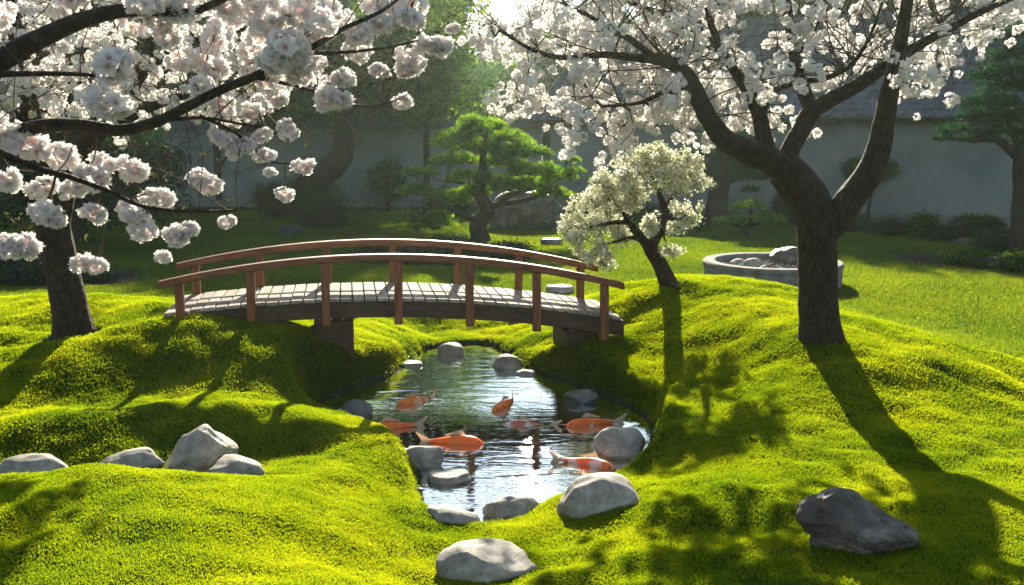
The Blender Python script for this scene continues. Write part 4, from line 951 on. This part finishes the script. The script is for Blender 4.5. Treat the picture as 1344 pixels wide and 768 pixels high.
# ------------------------------------------------------------------ the near cherry tree: trunk just outside the frame on the left
YN = 3.7; tx = -3.05
def atn(px, py, dy=0): return at(px, py, YN+dy)
nt_ = empty('cherry_tree', (tx, YN, gz(tx, YN)), label='near cherry tree whose dark boughs with large double blossoms enter from the left edge', cat='tree')
mb = MB(); g0 = gz(tx, YN)
P, rr = smoothpath([(tx, YN, g0-.1), (tx, YN, g0+.15), (tx+.03, YN, g0+.9), (tx+.02, YN+.02, g0+1.5), (tx+.1, YN, g0+2.1)], [.24, .17, .14, .13, .12], 6)
mb.tube(P, rr, 20, .1, 51); build_at(mb, 'trunk', M['bark'], nt_)
def nlimb(start, pts, seed):
    P = [start] + [at(a, b, YN+dy) for a, b, dy, w_ in pts]; rr = [pts[0][3]*pxs(YN)/2*1.5] + [w_*pxs(YN)/2 for a, b, dy, w_ in pts]
    P, rr = smoothpath(P, rr, 6); mb = MB(); mb.tube(P, rr, 14, .07, seed, scale=3); build_at(mb, 'limb', M['bark'], nt_); return list(P[4:])
sk = []
sk += nlimb(Vector((tx+.08, YN, g0+2.0)), [(-80, 130, 0, 34), (-20, 92, 0, 31), (30, 62, 0, 27), (75, 40, .02, 24), (115, 24, .04, 21), (160, 14, .05, 18), (200, 14, .05, 14), (250, 16, .1, 11), (300, -4, .15, 9), (350, -25, .2, 6)], 61)
sk += nlimb(Vector((tx+.05, YN, g0+1.6)), [(-90, 190, 0, 26), (-30, 186, 0, 22), (20, 173, 0, 19), (60, 165, 0, 18), (110, 165, .02, 17), (160, 171, .04, 16), (205, 160, .05, 15), (250, 138, .08, 13), (290, 118, .1, 12), (330, 102, .12, 12), (362, 86, .15, 11), (410, 62, .2, 9), (450, 38, .25, 7), (500, 15, .3, 5), (540, -15, .35, 3)], 62)
sk += nlimb(Vector((tx+.03, YN-.02, g0+1.4)), [(-90, 150, -.2, 16), (-20, 190, -.25, 10), (40, 218, -.25, 8), (90, 232, -.2, 7), (140, 250, -.15, 6), (185, 270, -.1, 5), (240, 277, -.05, 4.5), (300, 277, 0, 3.5), (312, 273, 0, 1.5)], 63)
sk += nlimb(at(-60, 122, YN), [(-10, 100, -.1, 9), (40, 97, -.1, 7), (90, 97, -.05, 6), (135, 100, 0, 4)], 64)
sk += nlimb(at(350, 93, YN+.14), [(400, 72, .3, 6), (460, 68, .4, 5), (510, 62, .45, 4), (560, 50, .5, 3)], 65)
sk += nlimb(at(335, 101, YN+.12), [(385, 112, .3, 5), (430, 125, .35, 4), (480, 140, .4, 3), (520, 132, .45, 2)], 66)
sk += nlimb(at(215, 158, YN+.06), [(270, 155, .1, 4), (330, 165, .2, 4), (370, 165, .25, 2)], 67)
sk += nlimb(at(262, 152, YN+.1), [(310, 175, .15, 4), (350, 210, .2, 3), (385, 215, .22, 2)], 68)
BIG = [(147, 80, 58, -.25), (150, 102, 40, -.2), (148, 137, 62, -.25), (130, 128, 40, -.2), (10, 176, 60, 0), (38, 190, 62, 0), (22, 322, 46, -.1), (10, 318, 34, -.1), (38, 330, 30, -.1), (62, 280, 50, -.2), (74, 288, 34, -.2), (125, 281, 36, -.1), (104, 345, 34, 0), (126, 350, 34, 0), (175, 223, 44, .1), (82, 205, 50, 0),
 (120, 232, 50, 0), (100, 245, 46, .05), (55, 245, 44, .05), (8, 238, 44, 0), (140, 215, 36, .1), (198, 258, 32, .1), (216, 262, 34, .1), (178, 285, 42, -.05), (188, 302, 40, -.05), (170, 275, 34, 0), (262, 236, 34, .1), (278, 243, 34, .1), (232, 310, 42, -.05), (246, 302, 34, -.05), (216, 336, 26, 0), (299, 291, 26, 0),
 (380, 62, 62, .1), (362, 80, 50, .1), (398, 82, 40, .15), (392, 100, 34, .2), (430, 126, 44, .3), (448, 132, 36, .3), (400, 218, 30, .2), (374, 255, 28, .2), (378, 172, 34, .2), (345, 178, 32, .2), (350, 202, 28, .2), (286, 180, 32, .15), (302, 186, 30, .15), (308, 199, 28, .15), (325, 192, 26, .15), (354, 226, 18, .2), (342, 205, 20, .2),
 (562, 58, 42, .5), (580, 62, 32, .5), (540, 78, 44, .5), (532, 92, 30, .5), (497, 92, 28, .45), (530, 132, 30, .5), (594, 38, 22, .5), (392, 18, 52, .2), (350, 30, 50, .2), (420, 40, 46, .3), (188, 6, 50, 0), (232, 12, 50, .1), (212, 28, 44, .1), (222, 48, 40, .15), (500, 30, 40, .4), (470, 45, 44, .35), (540, 25, 42, .45), (450, 100, 36, .35), (300, 10, 44, .2), (290, 140, 34, .2), (330, 148, 36, .25), (365, 128, 34, .25), (212, 160, 12, .2)]
prot = []
for i in range(6):
    V_, F_, T_ = cluster_arr(200+i, .072, 13 + i % 3, .040, 6, 2, .12, .05, .78); mbp = MB(); mbp.add(V_, F_, T_)
    prot.append(mbp.build('blossom_cluster', M['petal'], nt_))
TG = [at(a, b, YN+dy) + Vector((0, .03, d*.0012)) for a, b, d, dy in BIG]
extra = []
poly = [(225, -30), (560, -30), (540, 25), (500, 45), (470, 60), (450, 100), (420, 130), (350, 145), (300, 135), (255, 120), (250, 60)]
ex = sample_crown(40, poly, YN+.1, YN+.9, 44, -.4, 3)
poly = [(-40, -40), (250, -40), (240, 10), (180, 25), (120, 10), (60, 20), (20, 30), (-40, 60)]
ex2 = sample_crown(14, poly, YN-.2, YN+.7, 45, -.5, 3)
fill = np.vstack([ex, ex2])
A_, par = grow(sk, np.array([tuple(t_) for t_ in TG] + [tuple(q) for q in fill]), pen=.25)
mb = MB(); twig_mesh(mb, A_, par, len(sk), .0022, .45, .012, 6); shoots(mb, [p for p in sk if p[0] < 2], 70, .2, .6, 78, .004, (-.1, .5)); build_at(mb, 'twigs', M['twig'], nt_)
first = set()
rb = random.Random(5)
for i, (a, b, d, dy) in enumerate(BIG):
    k = i % 6
    ob = prot[k] if k not in first else prot[k].copy()
    if k in first: COL.objects.link(ob)
    first.add(k); s = d*pxs(YN+dy)/.165
    ob.parent = nt_; ob.location = Vector(at(a, b, YN+dy)) - nt_.location; ob.scale = (s*rb.uniform(1.0, 1.15), s, s*rb.uniform(.8, .95)); ob.rotation_euler = (rb.uniform(-.6, .6), rb.uniform(-.4, .4), rb.uniform(0, 6.28))
protn = [cluster_arr(200+i, .062, 9, .036, 5, 2, .10, .1, .8) for i in range(3)]
mb = MB(); scatter_clusters(mb, protn, fill, .9, 9)
o = build_at(mb, 'blossoms', M['petal'], nt_); o['kind'] = 'stuff'
mb = MB()       # young leaves and buds where the clusters hang
for p in TG:
    q = np.array(p); C = q + RNG.normal(size=(3, 3))*.010 + np.array((0, .01, .045)); addcloud(mb, C, .026, int(abs(q[0]*1000)) % 9999, aspect=.35)
o = build_at(mb, 'young_leaves', M['bud'], nt_); o['kind'] = 'stuff'

# ------------------------------------------------------------------ cream flowering dwarf tree on the right mound
ps = ground(877, 374); Ys = ps.y
st = empty('dwarf_tree', ps, label='small leaning cream-flowered tree with a forked trunk on the mound crest by the bridge end', cat='tree')
mb = MB(); limb(mb, [(882, 382, Ys, 30), (877, 372, Ys, 24), (868, 350, Ys, 20), (857, 330, Ys, 21), (851, 318, Ys, 19)], 16, .1, 71); build_at(mb, 'trunk', M['bark'], st)
sk = []
for i, L_ in enumerate([[(853, 324, Ys, 17), (861, 312, Ys, 14), (867, 300, Ys, 13), (869, 288, Ys, 13), (874, 281, Ys+.05, 12), (870, 268, Ys+.1, 9), (864, 250, Ys+.1, 7), (856, 232, Ys+.1, 5), (848, 212, Ys+.1, 3)],
        [(852, 324, Ys, 15), (842, 313, Ys-.03, 12), (832, 300, Ys-.05, 11), (826, 293, Ys-.05, 8), (808, 292, Ys-.05, 6), (785, 296, Ys, 4), (765, 300, Ys, 2.5)],
        [(846, 318, Ys, 7), (830, 312, Ys-.1, 5.5), (812, 316, Ys-.15, 4), (790, 322, Ys-.15, 2.5)],
        [(830, 298, Ys-.05, 6), (815, 275, Ys, 5), (800, 255, Ys+.05, 3.5), (795, 240, Ys+.1, 2)],
        [(872, 272, Ys+.1, 7), (885, 255, Ys+.15, 5), (898, 245, Ys+.15, 3)], [(874, 284, Ys, 6), (890, 288, Ys, 4), (902, 282, Ys, 2.5)], [(868, 300, Ys, 3), (874, 318, Ys, 2), (880, 324, Ys, 1.5)]]):
    mb = MB(); P = limb(mb, L_, 10, .06, 80+i); build_at(mb, 'limb', M['bark'], st); sk += list(P[4:])
PADS = [(863, 206, 26, 16), (892, 214, 25, 15), (918, 237, 14, 12), (895, 240, 30, 14), (835, 217, 30, 18), (806, 238, 30, 18), (818, 262, 30, 16), (778, 272, 28, 18), (763, 297, 26, 14), (795, 300, 28, 16), (776, 328, 24, 14), (812, 312, 22, 11), (795, 345, 14, 8), (853, 293, 13, 14), (898, 272, 22, 11), (905, 290, 17, 9), (888, 298, 14, 8), (878, 326, 13, 6), (750, 312, 14, 8), (845, 240, 26, 14), (790, 255, 20, 14)]
Cs = []
for (a, b, rx, ry) in PADS:
    n = int(2.6*rx*ry/4); c = at(a, b, Ys); r1, r2 = rx*pxs(Ys), ry*pxs(Ys)
    q = RNG.normal(size=(n, 3)); q /= np.linalg.norm(q, axis=1)[:, None]; q *= (RNG.uniform(.15, 1.3, (n, 1))**.6); Cs.append(np.array(c) + q*np.array((r1, r1*.95, r2)) + np.array((0, RNG.uniform(-.25, .25), 0)))
Cs = np.vstack(Cs); keep = vnoise(Cs[:, 0]*8, Cs[:, 1]*8, Cs[:, 2]*8, 5) > -.08; Cs = Cs[keep]
A_, par = grow(sk, Cs[::3]); mb = MB(); twig_mesh(mb, A_, par, len(sk), .002, .42, .012, 4); build_at(mb, 'twigs', M['twig'], st)
mb = MB(); sub = np.repeat(Cs, 12, 0) + RNG.normal(size=(len(Cs)*12, 3))*.023; tn = np.clip(np.repeat(RNG.uniform(.1, 1, len(Cs)), 12) + RNG.normal(size=len(sub))*.25, 0, 1)
addcloud(mb, sub, .030, 5, tint=tn, aspect=.8); o = build_at(mb, 'crown', M['small_bloom'], st)

# ------------------------------------------------------------------ pines and shrubs
def needle_pad(C_list, c, rx, rz, Y, n, seed, sz=1.0):
    """tufts over the upper half of a flattened cloud: returns tuft centres"""
    r = np.random.default_rng(seed); q = r.normal(size=(n, 3)); q[:, 2] = np.abs(q[:, 2])*1.0 - .15; q /= np.linalg.norm(q, axis=1)[:, None]
    q *= r.uniform(.55, 1.05, (n, 1)); off = r.uniform(0, 9)
    p = np.array(c) + q*np.array((rx, rx*.85, rz)); wv = fbm(p[:, 0]*3.2+off, p[:, 1]*3.2, p[:, 2]*4, seed, 2); p[:, 2] += wv*rz*.5; C_list.append(p[wv > -.5])
def tufts(mb, C, ln, k, wd, seed, up=.6, tint=None):
    r = np.random.default_rng(seed); n = len(C); d = r.normal(size=(n, k, 3)); d[..., 2] = np.abs(d[..., 2])*.8 + up*r.uniform(0, 1, (n, k)); d /= np.linalg.norm(d, axis=2)[..., None]
    s = np.cross(d, r.normal(size=(n, k, 3))); s /= np.linalg.norm(s, axis=2)[..., None]; l = ln*r.uniform(.6, 1.2, (n, k, 1))
    b = np.repeat(C[:, None], k, 1); V_ = np.stack([b - s*wd/2, b + s*wd/2, b + d*l + s*wd*.3, b + d*l - s*wd*.3], 2).reshape(-1, 3)
    tt = r.uniform(0, 1, n) if tint is None else tint; T_ = np.repeat(np.clip(np.repeat(tt, k) + r.normal(size=n*k)*.15, 0, 1), 4)
    mb.add(V_, np.arange(n*k*4).reshape(-1, 4), T_)
def pine(label, base, trunk, limbs_, pads, Y, mat, bark, dens=1.0, ln=.085, seed=0, group=None, name='pine_tree', wd=.012):
    t_ = empty(name, base, label=label, cat='tree', group=group); mb = MB(); sk = []
    P = limb(mb, trunk, 14, .12, seed); sk += list(P[3:]); build_at(mb, 'trunk', bark, t_)
    for i, L_ in enumerate(limbs_): mb = MB(); sk += list(limb(mb, L_, 8, .1, seed+i)); build_at(mb, 'limb', bark, t_)
    Cl = []; cc = []; mb = MB()
    for i, (a, b, rx, ry) in enumerate(pads):
        y = Y + (((i*37) % 11)/10-.5)*.9*min(1.5, rx*pxs(Y)*1.3); c = at(a, b, y); s = pxs(y)
        needle_pad(Cl, c - Vector((0, 0, ry*s*.5)), rx*s, ry*s*1.15, y, int(dens*rx*ry*s*s*2300), seed*31+i); cc.append(tuple(c - Vector((0, 0, ry*s*.4))))
        for _ in range(5): cc.append(tuple(c + Vector((random.uniform(-.7, .7)*rx*s, random.uniform(-.6, .6)*rx*s, -ry*s*.4))))
    A_, par = grow(sk, np.array(cc)); twig_mesh(mb, A_, par, len(sk), .006, .42, .03, 5); build_at(mb, 'branches', bark, t_)
    Cc = np.vstack(Cl); mb = MB(); tufts(mb, Cc, ln, 12, wd, seed); build_at(mb, 'crown', mat, t_); return t_
pg = ground(632, 318); Yp = pg.y; print('pine', pg)
pine('bright green cloud-pruned pine with layered pads behind the middle of the bridge', pg,
     [(632, 326, Yp, 34), (630, 312, Yp, 28), (628, 295, Yp, 22), (640, 275, Yp, 20), (630, 255, Yp, 16), (634, 232, Yp, 11), (634, 205, Yp, 9), (638, 185, Yp, 7), (636, 168, Yp, 4)],
     [[(632, 280, Yp, 11), (655, 268, Yp-.2, 9), (670, 255, Yp-.3, 7), (700, 248, Yp-.3, 5)], [(628, 290, Yp, 10), (605, 280, Yp-.2, 7), (585, 270, Yp-.3, 5), (560, 275, Yp-.4, 3)], [(632, 250, Yp, 9), (610, 240, Yp+.1, 6), (585, 238, Yp+.1, 4)],
      [(640, 270, Yp, 8), (690, 262, Yp+.2, 6), (730, 248, Yp+.2, 4)], [(634, 200, Yp, 6), (615, 195, Yp, 4), (600, 190, Yp, 3)], [(634, 215, Yp, 6), (660, 210, Yp+.2, 4)]],
     [(634, 163, 34, 12), (603, 184, 36, 14), (595, 210, 32, 12), (552, 226, 24, 8), (546, 250, 26, 10), (590, 258, 34, 12), (537, 284, 24, 10), (570, 287, 30, 12), (668, 180, 30, 12), (688, 198, 36, 13), (658, 214, 32, 13), (703, 224, 38, 13), (690, 242, 48, 13), (732, 231, 26, 8), (752, 225, 18, 7), (749, 211, 11, 5), (726, 254, 28, 8), (617, 230, 30, 11), (650, 238, 38, 12), (620, 252, 26, 9), (640, 195, 22, 9), (560, 298, 18, 6), (620, 172, 26, 10)],
     Yp, M['pine'], M['bark_dark'], 1.25, .10, 3)
# low dark ground cover under the pine
def bush(label, px, py, wpx, hpx, Y, mat, seed, name='shrub', leaf=.05, n=1500, stems=5, group=None, cat='shrub', loose=.0, base=None):
    s = pxs(Y); c = at(px, py, Y); g = gz(c.x, Y); root = empty(name, (c.x, Y, g), label=label, cat=cat, group=group); r = np.random.default_rng(seed)
    W, H = wpx*s/2, hpx*s/2; zc = max(c.z, g+H*.5)
    mb = MB(); sk = []
    for i in range(stems):
        a = r.uniform(0, 6.28); e = (c.x+math.cos(a)*W*.6, Y+math.sin(a)*W*.5, zc+H*.3); m_ = (c.x+math.cos(a)*W*.15, Y+math.sin(a)*W*.12, g+(zc-g)*.5)
        P, rr = smoothpath([(c.x+math.cos(a)*.04, Y+math.sin(a)*.04, g-.03), m_, e], [.022, .016, .006], 4); mb.tube(P, rr, 6); sk += list(P[2:])
    q = r.normal(size=(n, 3)); q /= np.linalg.norm(q, axis=1)[:, None]; q *= r.uniform(.45, 1.0, (n, 1))
    lump = 1 + .32*fbm(q[:, 0]*2.2+seed, q[:, 1]*2.2, q[:, 2]*2.2, seed, 3); C = np.array((c.x, Y, zc)) + q*lump[:, None]*np.array((W, W*.85, H)); wv = vnoise(C[:, 0]*5/max(W, .3), C[:, 1]*5/max(W, .3), C[:, 2]*5/max(W, .3), seed)
    C = C[(C[:, 2] > g+.01) & (wv > -.55+loose)]
    A_, par = grow(sk, C[::max(1, len(C)//120)]); twig_mesh(mb, A_, par, len(sk), .004, .4, .015, 4); build_at(mb, 'stems', M['bark_dark'], root)
    mb = MB(); Cc = np.repeat(C, 6, 0) + r.normal(size=(len(C)*6, 3))*leaf*1.1; addcloud(mb, Cc, leaf, seed+1); build_at(mb, 'foliage', mat, root); return root
for k, (a, b, w_, h_, Y) in enumerate([(505, 342, 90, 30, 17.0), (560, 348, 100, 30, 16.8), (620, 348, 100, 30, 17.2), (670, 345, 70, 26, 17.6)]):
    bush(['low dark shrub at the left end of the planting under the cloud pine', 'low dark shrub left of centre in the planting under the cloud pine', 'low dark shrub below the trunk of the cloud pine', 'low dark shrub at the right end of the planting under the cloud pine'][k], a, b, w_, h_, Y, M['leaf_dark'], 300+k, n=900, leaf=.04, group='low shrubs planted under the cloud pine')
bush('rounded grey-green mossy shrub at the foot of the cloud pine trunk', 595, 320, 66, 20, Yp-.5, M['leaf_dark'], 310, n=500, leaf=.035)
bush('big rounded dark green shrub by the wall, right of the far tree trunk', 408, 262, 80, 56, 24, M['leaf_dark'], 311, n=1700, leaf=.05)
bush('round clipped green shrub in front of the big dark one on the left lawn', 425, 283, 66, 44, 22.5, M['leaf_dark'], 312, n=1400, leaf=.05)
bush('dark shrub left of the clipped round ones, before the wall', 362, 262, 60, 46, 25, M['leaf_dark'], 313, n=1200, leaf=.05)
bush('small grey-white bush in front of the dark clipped shrubs', 381, 303, 34, 12, 21, M['leaf_blue'], 314, n=350, leaf=.035)
bush('loose yellow-green shrub before the wall, left of the cloud pine', 508, 238, 56, 60, 27.5, M['leaf'], 315, n=650, leaf=.06, loose=.25)
bush('dark hedge-like shrub beside the left cherry trunk, at the left edge', 40, 352, 120, 46, 15, M['leaf_dark'], 316, n=1700, leaf=.04)
bush('low dark shrub right of the left cherry trunk', 125, 362, 60, 22, 15.2, M['leaf_dark'], 317, n=600, leaf=.035)
bush('dark rounded shrub behind the cloud pine, left of its trunk', 588, 268, 70, 42, 26, M['leaf_dark'], 318, n=900, leaf=.05)
bush('dark shrub between the cloud pine and the cream flowered tree', 775, 280, 70, 40, 26, M['leaf_dark'], 319, n=900, leaf=.05)
bush('low shrub at the wall foot behind the cream flowered tree', 838, 286, 70, 28, 25.5, M['leaf_dark'], 320, n=700, leaf=.05)
# topiary, thin tree, small pine trees before the building
g_ = ground(985, 312); pine('small cloud-pruned dwarf pine on the lawn edge left of the cherry trunk', g_, [(983, 316, g_.y, 10), (982, 300, g_.y, 8), (986, 285, g_.y, 6), (984, 275, g_.y, 4)], [[(983, 300, g_.y, 5), (960, 294, g_.y, 4)], [(985, 296, g_.y, 5), (1008, 290, g_.y, 3)]],
     [(984, 270, 26, 9), (956, 291, 24, 8), (1008, 286, 26, 9), (985, 288, 28, 9), (975, 302, 18, 5)], g_.y, M['pine'], M['bark_dark'], 1.3, .07, 7, name='dwarf_pine')
Yq = 24.0; q_ = at(944, 285, Yq)
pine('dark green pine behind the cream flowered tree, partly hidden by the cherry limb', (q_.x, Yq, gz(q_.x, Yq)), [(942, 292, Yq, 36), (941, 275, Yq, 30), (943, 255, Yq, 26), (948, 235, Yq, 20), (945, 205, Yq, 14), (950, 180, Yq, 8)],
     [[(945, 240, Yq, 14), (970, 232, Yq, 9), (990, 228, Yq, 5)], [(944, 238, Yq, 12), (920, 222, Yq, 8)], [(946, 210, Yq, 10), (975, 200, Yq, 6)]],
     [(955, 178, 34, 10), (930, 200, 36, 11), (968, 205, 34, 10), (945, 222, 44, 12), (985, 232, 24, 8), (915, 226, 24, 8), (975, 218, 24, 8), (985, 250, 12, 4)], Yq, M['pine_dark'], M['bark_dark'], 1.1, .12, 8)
Yr = 17.5; q_ = at(1340, 330, Yr)
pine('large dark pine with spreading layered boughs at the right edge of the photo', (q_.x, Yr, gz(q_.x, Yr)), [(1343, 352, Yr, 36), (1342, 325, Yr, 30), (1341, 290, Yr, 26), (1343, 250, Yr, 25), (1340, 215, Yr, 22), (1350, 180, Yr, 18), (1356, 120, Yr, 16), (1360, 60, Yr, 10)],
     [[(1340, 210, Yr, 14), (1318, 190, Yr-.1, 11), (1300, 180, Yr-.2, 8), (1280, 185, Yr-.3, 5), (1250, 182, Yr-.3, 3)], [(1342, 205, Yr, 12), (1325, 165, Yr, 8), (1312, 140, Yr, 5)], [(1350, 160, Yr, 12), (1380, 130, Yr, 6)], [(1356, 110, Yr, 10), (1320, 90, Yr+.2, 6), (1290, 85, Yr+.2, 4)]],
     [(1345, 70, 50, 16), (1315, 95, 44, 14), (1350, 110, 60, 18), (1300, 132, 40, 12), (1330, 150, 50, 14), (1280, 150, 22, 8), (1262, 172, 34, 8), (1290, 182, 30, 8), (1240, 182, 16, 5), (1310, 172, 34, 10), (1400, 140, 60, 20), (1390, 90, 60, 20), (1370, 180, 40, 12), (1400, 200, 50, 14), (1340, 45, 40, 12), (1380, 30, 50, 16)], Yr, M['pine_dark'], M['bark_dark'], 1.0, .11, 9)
Yt = 24.3; q_ = at(1140, 285, Yt)
def leafy_tree(label, base, trunk, crowns, mat, leaf, n, seed, group=None, name='broadleaf_tree', bark=None, limbs_=(), thr=-.35, gs=1.0, lobe=True):
    t_ = empty(name, base, label=label, cat='tree', group=group); bark = bark or M['bark_dark']; mb = MB(); P, rr = smoothpath([p[:3] for p in trunk], [p[3] for p in trunk], 5); mb.tube(P, rr, 12, .1, seed); build_at(mb, 'trunk', bark, t_); sk = list(P[len(P)//2:])
    r = np.random.default_rng(seed); Cs = []
    tot = sum(c[3]*c[3]*c[4] for c in crowns)
    for (x, y, z, rx, rz) in crowns:
        k = int(n*rx*rx*rz/tot); q = r.normal(size=(k, 3)); q /= np.linalg.norm(q, axis=1)[:, None]; q *= r.uniform(.35, 1.0, (k, 1))**.6
        lump = 1 + .3*fbm(q[:, 0]*2.5+x, q[:, 1]*2.5, q[:, 2]*2.5, seed, 3); Cs.append(np.array((x, y, z)) + q*lump[:, None]*np.array((rx, rx, rz)))
    C = np.vstack(Cs); wv = fbm(C[:, 0]*gs, C[:, 1]*gs, C[:, 2]*gs, seed+3, 2); C = C[wv > thr]; C = C[C[:, 2] > base[2]+.15]
    A_, par = grow(sk, C[::max(1, len(C)//260)]); mb = MB(); twig_mesh(mb, A_, par, len(sk), .006, .45, .09, 5); build_at(mb, 'branches', bark, t_)
    mb = MB(); Cc = np.repeat(C, 7, 0) + r.normal(size=(len(C)*7, 3))*leaf*1.2; tt = np.clip(np.repeat(.5+.5*vnoise(C[:, 0]*2.2, C[:, 1]*2.2, C[:, 2]*2.2, 8), 7) + r.normal(size=len(Cc))*.2, 0, 1)
    addcloud(mb, Cc, leaf, seed+1, tint=tt); build_at(mb, 'crown', mat, t_); return t_
def tp(px, py, Y, r): p = at(px, py, Y); return (p.x, p.y, p.z, r)
def cr(px, py, Y, rx, ry): p = at(px, py, Y); s = pxs(Y); return (p.x, p.y, p.z, rx*s, ry*s)
leafy_tree('slim little tree with a sparse pale green crown against the building wall', (q_.x, Yt, gz(q_.x, Yt)), [tp(1138, 296, Yt, .045), tp(1140, 275, Yt, .035), tp(1144, 250, Yt, .03), tp(1143, 225, Yt, .02)], [cr(1143, 222, Yt, 36, 17), cr(1122, 218, Yt, 16, 10), cr(1165, 222, Yt, 16, 12)], M['leaf'], .04, 1300, 400, name='slim_tree', thr=-.25, gs=3)
g_ = ground(1288, 325); leafy_tree('low spreading shrub-like tree in the shaded bed near the right edge', g_, [(g_.x, g_.y, g_.z-.05, .045), (g_.x-.05, g_.y, g_.z+.2, .035), (g_.x, g_.y, g_.z+.4, .02)], [cr(1285, 290, g_.y, 32, 9), cr(1262, 292, g_.y, 20, 6), cr(1305, 296, g_.y, 18, 6)], M['leaf'], .03, 420, 401, name='spreading_shrub_tree', thr=-.2, gs=3)
# shrubs along the foot of the building wall
SH = [(1120, 293, 50, 22, 'low dark shrub at the wall foot right of the slim tree'), (1168, 298, 60, 22, 'low shrub at the wall foot in the middle of the right border'), (1212, 296, 44, 34, 'taller loose shrub in the border left of the spreading shrub tree'), (1250, 306, 60, 20, 'low shrub under the spreading shrub tree'),
      (1085, 285, 50, 24, 'low dark shrub at the wall foot directly behind the cherry trunk'), (1025, 270, 22, 34, 'small upright dark shrub at the wall left of the cherry trunk'), (1050, 284, 46, 20, 'low shrub at the wall foot left of the cherry trunk'), (905, 290, 60, 20, 'low dark shrub at the wall foot below the dark pine'), (1310, 318, 60, 24, 'low dark shrub at the right edge behind the grey rock'), (1270, 338, 66, 20, 'spreading leafy ground shrub left of the rounded grey rock'), (1335, 345, 50, 24, 'leafy ground shrub right of the rounded grey rock')]
for k, (a, b, w_, h_, lb) in enumerate(SH):
    Y = ground(a, b+h_/2+2).y; bush(lb, a, b, w_, h_, Y, M['leaf_dark'] if k not in (2, 9, 10) else M['leaf'], 330+k, n=520, leaf=.045, stems=4, group='shrubs along the building wall')

# ------------------------------------------------------------------ tall trees round the far side
GT = 'tall trees behind the garden'
Y = 25.5; q_ = at(392, 262, Y)
leafy_tree('tall leafy tree with a dark curved trunk in front of the garden wall', (q_.x, Y, LAWN), [tp(385, 275, Y, .42), tp(402, 248, Y, .36), tp(425, 228, Y, .34), tp(448, 205, Y, .3), tp(452, 160, Y, .26), tp(450, 80, Y, .2), tp(455, 0, Y, .12)],
   [cr(475, 80, Y, 110, 58), cr(420, 130, Y, 70, 40), cr(540, 110, Y+1, 75, 60), cr(470, 50, Y, 95, 40), cr(360, 85, Y+1, 80, 55), cr(560, 40, Y+1, 60, 70), cr(350, 150, Y, 45, 26), cr(300, 110, Y+.5, 60, 50)], M['leaf'], .085, 9000, 410, GT, thr=-.3)
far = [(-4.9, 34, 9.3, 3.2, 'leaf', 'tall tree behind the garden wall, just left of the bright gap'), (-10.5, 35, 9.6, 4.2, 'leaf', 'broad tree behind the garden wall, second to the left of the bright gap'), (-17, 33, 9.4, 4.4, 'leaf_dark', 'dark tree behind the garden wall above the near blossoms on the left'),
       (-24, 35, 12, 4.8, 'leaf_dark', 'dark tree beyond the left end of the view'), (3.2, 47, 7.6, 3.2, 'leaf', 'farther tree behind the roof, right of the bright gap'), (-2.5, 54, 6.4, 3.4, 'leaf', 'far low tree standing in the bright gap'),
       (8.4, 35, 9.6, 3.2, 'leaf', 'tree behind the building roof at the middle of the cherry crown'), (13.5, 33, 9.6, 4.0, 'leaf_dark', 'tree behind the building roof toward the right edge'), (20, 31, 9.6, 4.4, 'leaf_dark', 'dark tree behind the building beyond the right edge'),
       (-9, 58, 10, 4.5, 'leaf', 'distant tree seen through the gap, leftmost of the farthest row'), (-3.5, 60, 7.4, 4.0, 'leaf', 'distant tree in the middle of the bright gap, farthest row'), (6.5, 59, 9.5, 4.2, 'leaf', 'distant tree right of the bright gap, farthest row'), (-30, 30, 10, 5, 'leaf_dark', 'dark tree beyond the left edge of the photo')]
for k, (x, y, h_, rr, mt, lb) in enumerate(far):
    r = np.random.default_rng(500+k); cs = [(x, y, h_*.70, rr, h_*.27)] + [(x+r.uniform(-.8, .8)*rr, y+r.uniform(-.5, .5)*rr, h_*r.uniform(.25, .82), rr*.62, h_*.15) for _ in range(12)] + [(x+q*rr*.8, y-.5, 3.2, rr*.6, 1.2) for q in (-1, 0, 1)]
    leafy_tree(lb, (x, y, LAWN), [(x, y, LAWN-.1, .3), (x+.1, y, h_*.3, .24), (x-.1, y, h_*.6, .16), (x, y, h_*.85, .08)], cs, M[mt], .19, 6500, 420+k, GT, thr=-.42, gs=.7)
x, y = -8.6, 19.5
leafy_tree('dark evergreen behind the left cherry tree at the left edge', (x, y, LAWN), [(x, y, LAWN-.1, .22), (x, y, 1.5, .18), (x+.1, y, 3, .1)], [(x, y, 2.3, 1.9, 1.5), (x+.9, y+.5, 1.7, 1.2, 1.0), (x-1, y, 1.8, 1.4, 1.2), (x, y, 3.6, 1.5, 1.2), (x+.5, y+1, 4.6, 1.3, 1.2)], M['leaf_dark'], .08, 8500, 440, name='evergreen_tree')

# ------------------------------------------------------------------ haze
HAZE = .0007
if HAZE:
    m, t, o = newmat('garden_haze'); v = t.nodes.new('ShaderNodeVolumePrincipled'); v.inputs['Color'].default_value = (.78, .96, .84, 1); v.inputs['Density'].default_value = HAZE; v.inputs['Anisotropy'].default_value = .7
    t.links.new(v.outputs[0], o.inputs['Volume'])
    mb = MB(); mb.box((0, 20, 5.4), (1300, 1300, 13.2)); hz = mb.build('haze', m, smooth=False); tag(hz, kind='stuff'); hz.display_type = 'WIRE'
